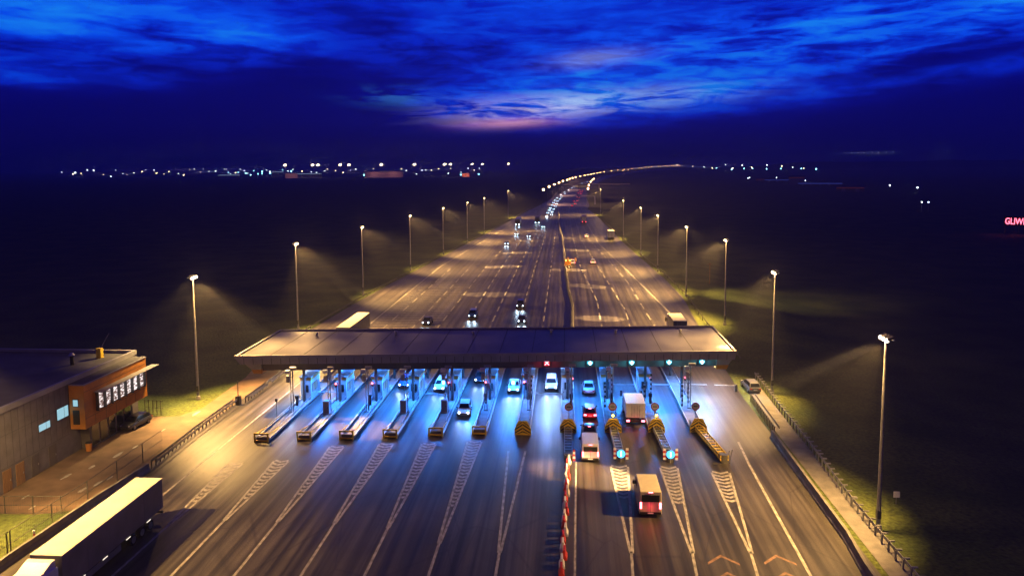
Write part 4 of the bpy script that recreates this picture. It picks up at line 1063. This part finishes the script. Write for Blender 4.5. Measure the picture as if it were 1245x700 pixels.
b.build('wall_joint', 'seam', t)
for (x, y, w, d, h, mname, nm, lab) in ((-17.5, 27.5, 2.6, 1.8, 1.1, 'yellow', 'roof_unit', 'yellow roof ventilation unit at the left end of the office roof'),
                                      (-15.0, 30.5, 2.2, 1.8, .9, 'yellow', 'roof_unit', 'yellow roof ventilation unit farther back on the office roof')):
    u = thing(nm, lab, 'roof unit', (-57.3 + x, 50 + y, ZR - .4))
    b = MB(); b.box(-w / 2, w / 2, -d / 2, d / 2, .1, h); b.build('casing', mname, u, bevel=.04)
    b = MB()
    for k in range(5): b.box(-w / 2 + .1, w / 2 - .1, -d / 2 - .03, -d / 2 - .004, .2 + k * (h - .3) / 5, .28 + k * (h - .3) / 5)
    b.build('louvre', 'dark_galv', u)
    b = MB(); b.box(-w / 2 - .1, w / 2 + .1, -d / 2 - .1, d / 2 + .1, 0, .097); b.build('base', 'dark_concrete', u)
for k, (x, y, s) in enumerate(((-13.6, 26.0, .55), (-12.4, 27.6, .7), (-15.4, 25.2, .4), (-14.0, 24.0, .45))):
    u = thing('roof_vent', ('small', 'large', 'tiny', 'squat')[k] + ' dark pipe elbow beside the yellow units on the office roof', 'roof vent', (-57.3 + x, 50 + y, ZR - .4))
    b = MB(); b.cyl((0, 0, 0), (0, 0, s), s * .5, n=12); b.cyl((0, 0, s), (s * .9, -.2, s * 1.3), s * .45, s * .5, n=12); b.build('duct', 'galv', u)
u = thing('roof_chimney', 'yellow chimney stack with slim antenna on the office roof', 'chimney', (-57.3 - 3.2, 50 + 38.6, ZR - .4))
b = MB(); b.box(-.32, .32, -.3, .3, 0, 1.3); b.build('stack', 'yellow', u); b = MB(); b.bar((.2, 0, 1.3), (1.2, .3, 3.2), .04); b.build('antenna', 'galv', u)
u = thing('roof_pipe', 'black vent pipe standing on the office roof edge', 'vent pipe', (-57.3 - 4.6, 50 + 35.2, ZR - .4))
b = MB(); b.cyl((0, 0, 0), (0, 0, 1.2), .22, n=12); b.build('pipe', 'black', u); b = MB(); b.cyl((0, 0, 1.2), (0, 0, 1.5), .38, .2, n=12); b.build('cowl', 'galv', u)
u = thing('litter_bin', 'orange bin under the orange bay of the office', 'bin', (-55.9, 78.9, -.02))
b = MB(); b.cyl((0, 0, .05), (0, 0, 1.0), .3, .36, n=14); b.build('bin_body', 'orange', u); b = MB(); b.cyl((0, 0, 1.0), (0, 0, 1.1), .38, .3, n=14); b.build('lid', 'black', u)
t = make_car('dark car parked under the far end of the orange bay', 'car_dark', 'hatch', (-55.2, 87.2), 3.0)
# puddles and worn paint on the yard
pd = MB(); rr = random.Random(3)
for (x, y, s) in ((-49.8, 69.0, .55), (-49.2, 70.6, .45), (-48.8, 72.0, .35), (-53.8, 72.0, .5), (-52.6, 74.5, .5), (-51.8, 78.0, .6), (-51.2, 80.5, .4), (-54.6, 67, .4), (-49.9, 92.5, .7), (-50.9, 86, .35), (-52.2, 64.9, .3)):
    pts = [(x + s * (.5 + .5 * rr.random()) * math.cos(a) * .55, y + s * (.7 + .6 * rr.random()) * math.sin(a) * 1.5, -.016) for a in [2 * PI * k / 9 for k in range(9)]]
    pd.face(pts)
tag(pd.build('yard_markings', 'paint'), kind='structure')

def mesh_fence(name, label, pts, h, step, rail='dark_galv'):
    t = thing(name, label, 'fence', (pts[0][0], pts[0][1], 0)); o = Vector((pts[0][0], pts[0][1], 0))
    m, nt, bs = (None, None, None)
    pr = MB(); pr.bar((0, 0, 0), (0, 0, h + .05), .07); first = None
    b = MB()
    for (x0, y0), (x1, y1) in zip(pts, pts[1:]):
        L = math.hypot(x1 - x0, y1 - y0); k = 0
        for z in (h, h * .5, .1): b.bar(Vector((x0, y0, z)) - o, Vector((x1, y1, z)) - o, .045)
        w = 0
        while w < L:
            p = Vector((x0 + (x1 - x0) * w / L, y0 + (y1 - y0) * w / L, 0)) - o; b.bar(p + Vector((0, 0, .1)), p + Vector((0, 0, h)), .012); w += .22
        s = 0
        while s <= L:
            p = (x0 + (x1 - x0) * s / L - o.x, y0 + (y1 - y0) * s / L - o.y, 0)
            if first is None: first = pr.build('post', rail, t, loc=p)
            else: c = first.copy(); col.objects.link(c); c.parent = t; c.location = p
            s += step
    b.build('wire_panel', rail, t)
    return t
mesh_fence('wire_fence', 'dark wire fence with posts running along the yard beside the tan lorry', [(-47.6, 46), (-47.4, 56.2), (-47.2, 66), (-47.5, 80)], 2.3, 4.9)
mesh_fence('wire_fence', 'dark wire fence crossing the yard in front of the office doors', [(-62, 63.3), (-53.8, 63.4), (-48.0, 63.7)], 1.8, 2.75)
mesh_fence('wire_fence', 'short dark fence behind the orange bay of the office', [(-56.6, 91.6), (-53.8, 91.3)], 2.0, .6)
u = thing('marker_post', 'short red and white marker post on the lawn by the fence', 'marker post', (-46.9, 58.3, 0.05))
b = MB()
for k in range(4): b.cyl((0, 0, .05 + k * .28), (0, 0, .05 + k * .28 + .278), .09, n=8, mi=k % 2)
b.build('striped_post', ['red', 'white_plastic'], u); b = MB(); b.cyl((0, 0, 0), (0, 0, .05), .2, n=8); b.build('foot', 'black', u)
u = thing('lane_post', 'slim dark post with a box at the end of the yard guardrail', 'post', (-45.7, 96.2, 0))
b = MB(); b.cyl((0, 0, 0), (0, 0, 3.4), .06, n=8); b.build('pole', 'dark_galv', u); b = MB(); b.box(-.3, .3, -.3, .3, 0.01, 1.25); b.build('box', 'black', u)
u = thing('lane_post', 'slim dark post on the first toll island beside the mast', 'post', (-37.7, 90.2, .162))
b = MB(); b.cyl((0, 0, 0), (0, 0, 2.8), .05, n=8); b.build('pole', 'dark_galv', u); b = MB(); b.box(-.14, .14, -.12, .12, 2.4, 2.8); b.build('box', 'black', u)
u = thing('verge_sign', 'small pale sign plate on the dark right verge', 'sign', (32.4, 70.6, terrain(32.4, 70.6)))
b = MB(); b.cyl((0, 0, 0), (0, 0, 1.2), .04, n=8); b.build('post', 'galv', u); b = MB(); b.box(-.3, .3, -.08, -.045, .7, 1.3); b.build('plate', 'white', u)
u = thing('utility_post', 'thin weathered post on the lit grass right of the motorway', 'post', (41, 206, terrain(41, 206)))
b = MB(); b.cyl((0, 0, 0), (0, 0, 6), .12, n=8); b.build('pole', 'timber', u); b = MB(); b.bar((-.7, 0, 5.6), (.7, 0, 5.6), .12); b.build('cross_arm', 'timber', u)

# ------------------------------------------------------------------ distant town
def lamp_kind(name, h, r, m):
    b = MB(); b.cyl((0, 0, 0), (0, 0, h), .25, .15, n=5); b.ball((0, 0, h), r, 8, 5, mi=1); o = b.build(name, ['dark_galv', m]); return o
kinds = {}
def town(x, y, h, r, m, grp):
    key = (round(h), r, m)
    if key not in kinds: o = kinds[key] = lamp_kind('town_lamp', h, r, m)
    else: o = kinds[key].copy(); col.objects.link(o)
    o.location = (x, y, terrain(x, y))
    tone = {'citywarm': 'warm', 'citywhite': 'white', 'citycyan': 'cyan'}[m]
    place = {'left': 'in the town on the left horizon', 'right': 'on the right horizon beyond the motorway bend', 'valley': 'in the dark valley on the right', 'ridge': 'on the far right ridge'}[grp]
    return tag(o, 'tiny %s town lamp %s' % (tone, place), 'town lamp', '%s town lamps %s' % (tone, place))
CAMX, CAMZ = 0.0, 33.0
def pt(az, dist): a = R(az); return dist * math.sin(a), dist * math.cos(a)
r2 = random.Random(21)
# azimuths in degrees right of the road direction
def cluster(n, a0, a1, d0, d1, hs, rs, ms, grp):
    for k in range(n):
        a = a0 + (a1 - a0) * (k + r2.uniform(.1, .9)) / n; x, y = pt(a, r2.uniform(d0, d1))
        town(x, y, r2.choice(hs), r2.choice(rs), r2.choice(ms), grp)
cluster(30, -36, -24.5, 3200, 4300, (6, 14, 22, 30), (1.8, 2.3, 2.9), ('citywhite', 'citywhite', 'citywarm'), 'left')
cluster(15, -26, -21.5, 2900, 3600, (7, 13, 20, 26), (1.8, 2.3), ('citywhite', 'citycyan'), 'left')
cluster(7, -24.5, -20.8, 2700, 3000, (10, 17, 22), (2.6, 3.0), ('citycyan', 'citycyan', 'citywhite'), 'left')
cluster(30, -21.5, -6.5, 2700, 3400, (10, 17, 23, 29), (1.5, 1.9), ('citywhite', 'citywarm'), 'left')
cluster(4, -19, -4, 2500, 2650, (7, 9), (2.4,), ('citycyan',), 'left')
for a, d in ((12.7, 2900), (13.6, 3000), (15.2, 2950), (17.6, 3000), (18.6, 2900), (11.6, 3100), (14.2, 3050), (16.2, 3000)):
    x, y = pt(a, d); town(x, y, 12, 2.2 if a not in (12.7, 18.6) else 2.8, 'citycyan', 'right')
cluster(12, 8.5, 18, 3000, 3250, (12, 18, 24), (1.6, 2.1), ('citywhite', 'citywarm'), 'right')
for a in (20.5, 20.9, 21.3, 21.7, 22.2, 22.6, 23.1, 23.5, 26.2, 26.8):
    x, y = pt(a, 6300); o = town(x, y, 106, 2.6, 'citywhite', 'ridge')
for a, d in ((13.9, 1650), (14.0, 1700), (15.9, 1700), (17.0, 1450), (17.9, 1420), (20.6, 1100), (23.4, 1150), (25.1, 1050), (25.4, 640), (25.8, 640)):
    x, y = pt(a, d); town(x, y, 7, .9 if d > 1000 else .45, 'citywhite', 'valley')
# tall floodlight masts over the goods yard
for k, (a, big) in enumerate(((-21.45, 1), (-19.45, 1), (-19.05, 1), (-17.4, 1), (-16.75, 1), (-14.3, 1), (-11.75, 1), (-9.4, 1), (-8.95, 1), (-7.25, 0), (-6.45, 0), (-4.4, 0))):
    x, y = pt(a, 2600)
    t = thing('floodlight_mast', 'tall warm floodlight mast on the horizon, %s from the left' % ORD[k], 'floodlight mast', (x, y, terrain(x, y)), 0, 'tall floodlight masts on the left horizon')
    b = MB(); b.cyl((0, 0, 0), (0, 0, 44), .8, .4, n=6); b.build('pole', 'dark_galv', t)
    b = MB()
    for j in range(4): b.ball((-2.4 + j * 1.6, 0, 44 + (j % 2) * 1.2), 3.0 if big else 2.0, 8, 5)
    b.build('lamp_head', 'mastlamp', t)
# goods sheds
def shed(a, d, w, dep, h, label, wallm='dark_concrete', lights=None, strip=None):
    x, y = pt(a, d)
    t = thing('warehouse', label, 'warehouse', (x, y, terrain(x, y)), -R(a))
    b = MB(); b.box(-w / 2, w / 2, 0, dep, 0, h); b.build('wall', wallm, t)
    b = MB(); b.prism([(-w / 2 - 1, -1, h + .02), (w / 2 + 1, -1, h + .02), (w / 2 + 1, dep + 1, h + .02), (-w / 2 - 1, dep + 1, h + .02)], [(-w / 2 - 1, dep / 2 - 1, h + 3), (w / 2 + 1, dep / 2 - 1, h + 3), (w / 2 + 1, dep / 2 + 1, h + 3), (-w / 2 - 1, dep / 2 + 1, h + 3)])
    b.build('roof', 'roof_dark', t)
    nb = int(w / 14)
    for k in range(nb):
        b = MB(); xx = -w / 2 + (k + .5) * w / nb; b.box(xx - 2.4, xx + 2.4, -.25, -.02, 0, 5); b.build('door', 'grey_panel', t)
    if strip:
        b = MB(); b.box(-w / 2, w / 2, -.6, -.3, h - 1.6, h - .2); b.build('light_strip', strip, t)
    if lights:
        for k in range(2): light('shed_flood', 'SPOT', (-w / 4 + k * w / 2, -40, 14), lights, (1, .35, .3), t, (-w / 4 + k * w / 2, 0, h / 2), 1, 110, .6)
    return t
shed(-14.1, 2560, 130, 60, 20, 'long reddish lit warehouse under the horizon masts', 'grey_panel', 5e4)
shed(-21.0, 2580, 40, 40, 16, 'small reddish shed under the first horizon mast', 'grey_panel', 2e4)
shed(-20.0, 2640, 110, 50, 15, 'low shed with a pale lit roof edge under the horizon masts', 'dark_concrete', None, 'far_strip')
shed(-25.4, 2750, 70, 40, 12, 'low white lit hall in the town lights on the left', 'grey_panel', None, 'far_strip')
shed(-22.0, 2700, 40, 40, 22, 'pale blue lit block at the right end of the town lights', 'grey_panel', None, 'far_strip')
shed(-7.75, 2560, 26, 20, 12, 'small orange lit kiosk building on the horizon', 'orange', 6e4)
shed(17.3, 1380, 26, 24, 14, 'red lit shop building in the dark valley on the right', 'grey_panel', None, 'redglow')
shed(18.9, 1350, 70, 24, 5, 'low shed with a blue lit eave beside the red shop', 'dark_concrete', None, 'blueglow')
shed(15.0, 1600, 30, 24, 6, 'low dark shed far back in the right valley', 'dark_concrete', None, 'redglow')
shed(20.9, 1080, 34, 20, 6, 'low dark shed in the middle of the right valley', 'dark_concrete', None, 'redglow')
shed(16.0, 1550, 50, 24, 6, 'low dark shed with a blue lit eave behind the red shop', 'dark_concrete', None, 'blueglow')
# red letter sign at the right edge
x, y = pt(30.2, 450)
t = thing('letter_sign', 'red glowing GLIWICE letters on a dark frame at the right picture edge', 'sign', (x, y, terrain(x, y)), -R(30.2))
zs = 33 - 60.5 * 450 / 890 - terrain(x, y)
b = MB(); b.box(-.6, 12.6, .3, .6, zs - .8, zs + 4.0); b.build('frame', 'black', t)
for xx in (0, 6, 12):
    b = MB(); b.box(xx - .25, xx + .25, .61, 1.0, 0, zs + 4); b.build('post', 'dark_galv', t)
cu = bpy.data.curves.new('letters', 'FONT'); cu.body = 'GLIWICE'; cu.size = 4.5; cu.extrude = .1; cu.offset = .05
o = bpy.data.objects.new('letters', cu); col.objects.link(o)
bpy.context.view_layer.update()
me = bpy.data.meshes.new_from_object(o.evaluated_get(bpy.context.evaluated_depsgraph_get()))
bpy.data.objects.remove(o)
me.materials.clear(); me.materials.append(M['neon_red'])
o = bpy.data.objects.new('letters', me); col.objects.link(o); o.parent = t; o.location = (0, .15, zs); o.rotation_euler = (R(90), 0, 0)
wd = max(v.co.x for v in me.vertices); o.scale = (12.0 / wd, 1, 1)

# ------------------------------------------------------------------ sky
w = bpy.data.worlds.new('World'); scene.world = w; w.use_nodes = True
nt = w.node_tree; N = nt.nodes; L = nt.links; N.clear()
out = N.new('ShaderNodeOutputWorld'); bg = N.new('ShaderNodeBackground'); L.new(bg.outputs[0], out.inputs[0])
tc = N.new('ShaderNodeTexCoord'); sep = N.new('ShaderNodeSeparateXYZ'); L.new(tc.outputs['Generated'], sep.inputs[0])
def math_(op, a, b=None, c=None):
    n = N.new('ShaderNodeMath'); n.operation = op
    for k, v in enumerate((a, b, c)):
        if v is None: continue
        if isinstance(v, (int, float)): n.inputs[k].default_value = v
        else: L.new(v, n.inputs[k])
    return n.outputs[0]
az = math_('MULTIPLY', math_('ARCTAN2', sep.outputs[0], sep.outputs[1]), 57.2958)
el = math_('MULTIPLY', math_('ARCSINE', sep.outputs[2]), 57.2958)
cmb = N.new('ShaderNodeCombineXYZ'); L.new(az, cmb.inputs[0]); L.new(el, cmb.inputs[1])
def cloud(scale, sx, sy, rot, detail, rough, dist, off=0.0):
    mp = N.new('ShaderNodeMapping'); mp.inputs['Rotation'].default_value = (0, 0, R(rot)); mp.inputs['Scale'].default_value = (sx, sy, 1); mp.inputs['Location'].default_value = (off, off * .7, off)
    L.new(cmb.outputs[0], mp.inputs[0]); n = N.new('ShaderNodeTexNoise'); n.inputs['Scale'].default_value = scale; n.inputs['Detail'].default_value = detail
    n.inputs['Roughness'].default_value = rough; n.inputs['Distortion'].default_value = dist; L.new(mp.outputs[0], n.inputs[0]); return n.outputs[0]
def blob(a0, e0, sa, se, tilt=0.0):
    da = math_('SUBTRACT', az, a0); de = math_('SUBTRACT', math_('SUBTRACT', el, e0), math_('MULTIPLY', da, tilt))
    q = math_('ADD', math_('POWER', math_('ABSOLUTE', math_('DIVIDE', da, sa)), 2.0), math_('POWER', math_('ABSOLUTE', math_('DIVIDE', de, se)), 2.0))
    return math_('EXPONENT', math_('MULTIPLY', q, -1.0))
def mr(v, a, b, c, d, clamp=True):
    n = N.new('ShaderNodeMapRange'); n.clamp = clamp; n.interpolation_type = 'SMOOTHSTEP'
    n.inputs[1].default_value, n.inputs[2].default_value, n.inputs[3].default_value, n.inputs[4].default_value = a, b, c, d
    L.new(v, n.inputs[0]); return n.outputs[0]
c1 = mr(cloud(1.0, .055, .17, -8, 5, .5, .5, 3.1), .36, .66, 0, 1)
c2 = mr(cloud(1.0, .11, .50, -8, 6, .55, .6, 8.3), .36, .68, 0, 1)
# glow of the afterglow by direction
env = None
for a0, e0, sa, se, tilt, amp in ((8, 7.6, 13, 2.9, .06, 1.0), (25, 9.6, 12, 2.2, .04, .95), (-35, 9.8, 9, 2.6, .02, .72), (-24, 9.4, 6, 1.8, .1, .45), (-12, 10.5, 12, 2.6, .0, .42), (-4, 5.2, 8, 1.5, .03, .6), (22, 6.2, 16, 1.1, .10, .5), (-38, 6.2, 8, .9, .0, .42), (5, 13, 34, 2.2, 0, .28)):
    v = math_('MULTIPLY', blob(a0, e0, sa, se, tilt), amp); env = v if env is None else math_('ADD', env, v)
c3 = mr(cloud(1.0, .26, 1.5, -10, 9, .66, .5, 21.7), .38, .64, 0, 1)
tex = math_('ADD', math_('ADD', math_('MULTIPLY', c1, .62), math_('MULTIPLY', c2, .45)), math_('MULTIPLY', c3, .42))
lum = math_('MULTIPLY', env, math_('ADD', .16, math_('MULTIPLY', tex, 1.05)))
band = math_('SUBTRACT', 1.0, math_('MULTIPLY', blob(27, 7.0, 15, .8, .13), .8))
band2 = math_('SUBTRACT', 1.0, math_('MULTIPLY', blob(-15, 11.2, 8, 1.8, .03), .55))
lum = math_('MULTIPLY', math_('MULTIPLY', lum, band), band2)
ramp = N.new('ShaderNodeValToRGB'); e = ramp.color_ramp.elements
e[0].position = 0; e[0].color = (.0001, .0006, .135, 1); e[1].position = 1; e[1].color = (.006, .22, 1.0, 1)
for p, c in ((.10, (.0002, .0025, .24, 1)), (.28, (.0002, .017, .58, 1)), (.55, (.0006, .075, .93, 1))):
    k = e.new(p); k.color = c
L.new(lum, ramp.inputs[0])
low = mr(el, -1.0, 5.0, .55, 1.0)
hz = N.new('ShaderNodeMix'); hz.data_type = 'RGBA'; hz.blend_type = 'MULTIPLY'; hz.inputs[0].default_value = 1
cl = N.new('ShaderNodeCombineColor'); 
for k in range(3): L.new(low, cl.inputs[k])
L.new(ramp.outputs[0], hz.inputs[6]); L.new(cl.outputs[0], hz.inputs[7])
# pale and pink torn clouds just over the horizon
def addc(prev, mask, colr):
    x = N.new('ShaderNodeMix'); x.data_type = 'RGBA'; x.blend_type = 'ADD'; L.new(mask, x.inputs[0]); L.new(prev, x.inputs[6]); x.inputs[7].default_value = (*colr, 1); return x.outputs[2]
wisp = mr(cloud(1.0, .16, 1.1, -9, 10, .66, .7, 14.0), .43, .58, 0, 1)
colr = addc(hz.outputs[2], math_('MULTIPLY', blob(-2.4, 4.5, 5.6, .85, .06), wisp), (.62, .50, .25))
colr = addc(colr, math_('MULTIPLY', blob(-4.4, 3.45, 3.4, .36, .03), mr(c2, 0, .5, .5, 1)), (.62, .20, .04))
colr = addc(colr, math_('MULTIPLY', blob(2.6, 8.3, 3.0, .55, .06), mr(c2, 0, .6, .35, 1)), (.40, .45, .18))
colr = addc(colr, math_('MULTIPLY', blob(-12.5, 5.4, 3.4, .65, -.04), wisp), (.02, .11, .24))
colr = addc(colr, math_('MULTIPLY', blob(6, 5.2, 6, .7, .05), wisp), (.22, .36, .14))
# faint physical twilight from a sun below the horizon
sky = N.new('ShaderNodeTexSky'); sky.sky_type = 'NISHITA'; sky.sun_disc = False; sky.sun_elevation = R(-4); sky.sun_rotation = R(-4)
sk = N.new('ShaderNodeMix'); sk.data_type = 'RGBA'; sk.blend_type = 'ADD'; sk.inputs[0].default_value = .004
L.new(colr, sk.inputs[6]); L.new(sky.outputs[0], sk.inputs[7])
L.new(sk.outputs[2], bg.inputs[0]); bg.inputs[1].default_value = 1.0

# ------------------------------------------------------------------ haze
hm = bpy.data.materials.new('thin_night_haze'); hm.use_nodes = True; hm.node_tree.nodes.clear()
ho = hm.node_tree.nodes.new('ShaderNodeOutputMaterial'); hv = hm.node_tree.nodes.new('ShaderNodeVolumePrincipled')
hv.inputs['Color'].default_value = (.86, .88, .92, 1); hv.inputs['Density'].default_value = 0.00033; hv.inputs['Anisotropy'].default_value = 0.1
hm.node_tree.links.new(hv.outputs[0], ho.inputs['Volume'])
M['haze'] = hm
hb = MB(); hb.box(-7200, 7200, -260, 9600, -9.5, 130)
tag(hb.build('haze', 'haze'), kind='stuff')

# ------------------------------------------------------------------ camera
F_PX, W_PX = 880.0, 1245.0
roll, ps, th = 0.006, R(4.14134), R(5.29886)
Fv = Vector((-math.sin(ps) * math.cos(th), math.cos(ps) * math.cos(th), -math.sin(th)))
Rv = Vector((math.cos(ps), math.sin(ps), 0)); Uv = Vector((-math.sin(ps) * math.sin(th), math.cos(ps) * math.sin(th), math.cos(th)))
R2 = Rv * math.cos(roll) - Uv * math.sin(roll); U2 = Rv * math.sin(roll) + Uv * math.cos(roll)
cd = bpy.data.cameras.new('camera'); cd.sensor_width = 36; cd.lens = 36 * F_PX / W_PX; cd.shift_y = -65.0 / W_PX; cd.clip_end = 20000; cd.clip_start = .5
co = bpy.data.objects.new('camera', cd); col.objects.link(co); scene.camera = co
mtx = Matrix.Identity(4)
for k in range(3): mtx[k][0], mtx[k][1], mtx[k][2] = R2[k], U2[k], -Fv[k]
mtx[0][3], mtx[1][3], mtx[2][3] = 0, 0, 33.0
co.matrix_world = mtx

# ------------------------------------------------------------------ render settings
scene.view_settings.view_transform = 'Standard'; scene.view_settings.look = 'None'
scene.view_settings.exposure = 0; scene.view_settings.gamma = 1
cy = scene.cycles
cy.use_denoising = True; cy.use_light_tree = True
cy.max_bounces = 4; cy.diffuse_bounces = 2; cy.glossy_bounces = 2; cy.transmission_bounces = 2; cy.volume_bounces = 0; cy.transparent_max_bounces = 4
cy.sample_clamp_indirect = 1.5; cy.sample_clamp_direct = 80.0
cy.caustics_reflective = False; cy.caustics_refractive = False
scene.render.film_transparent = False
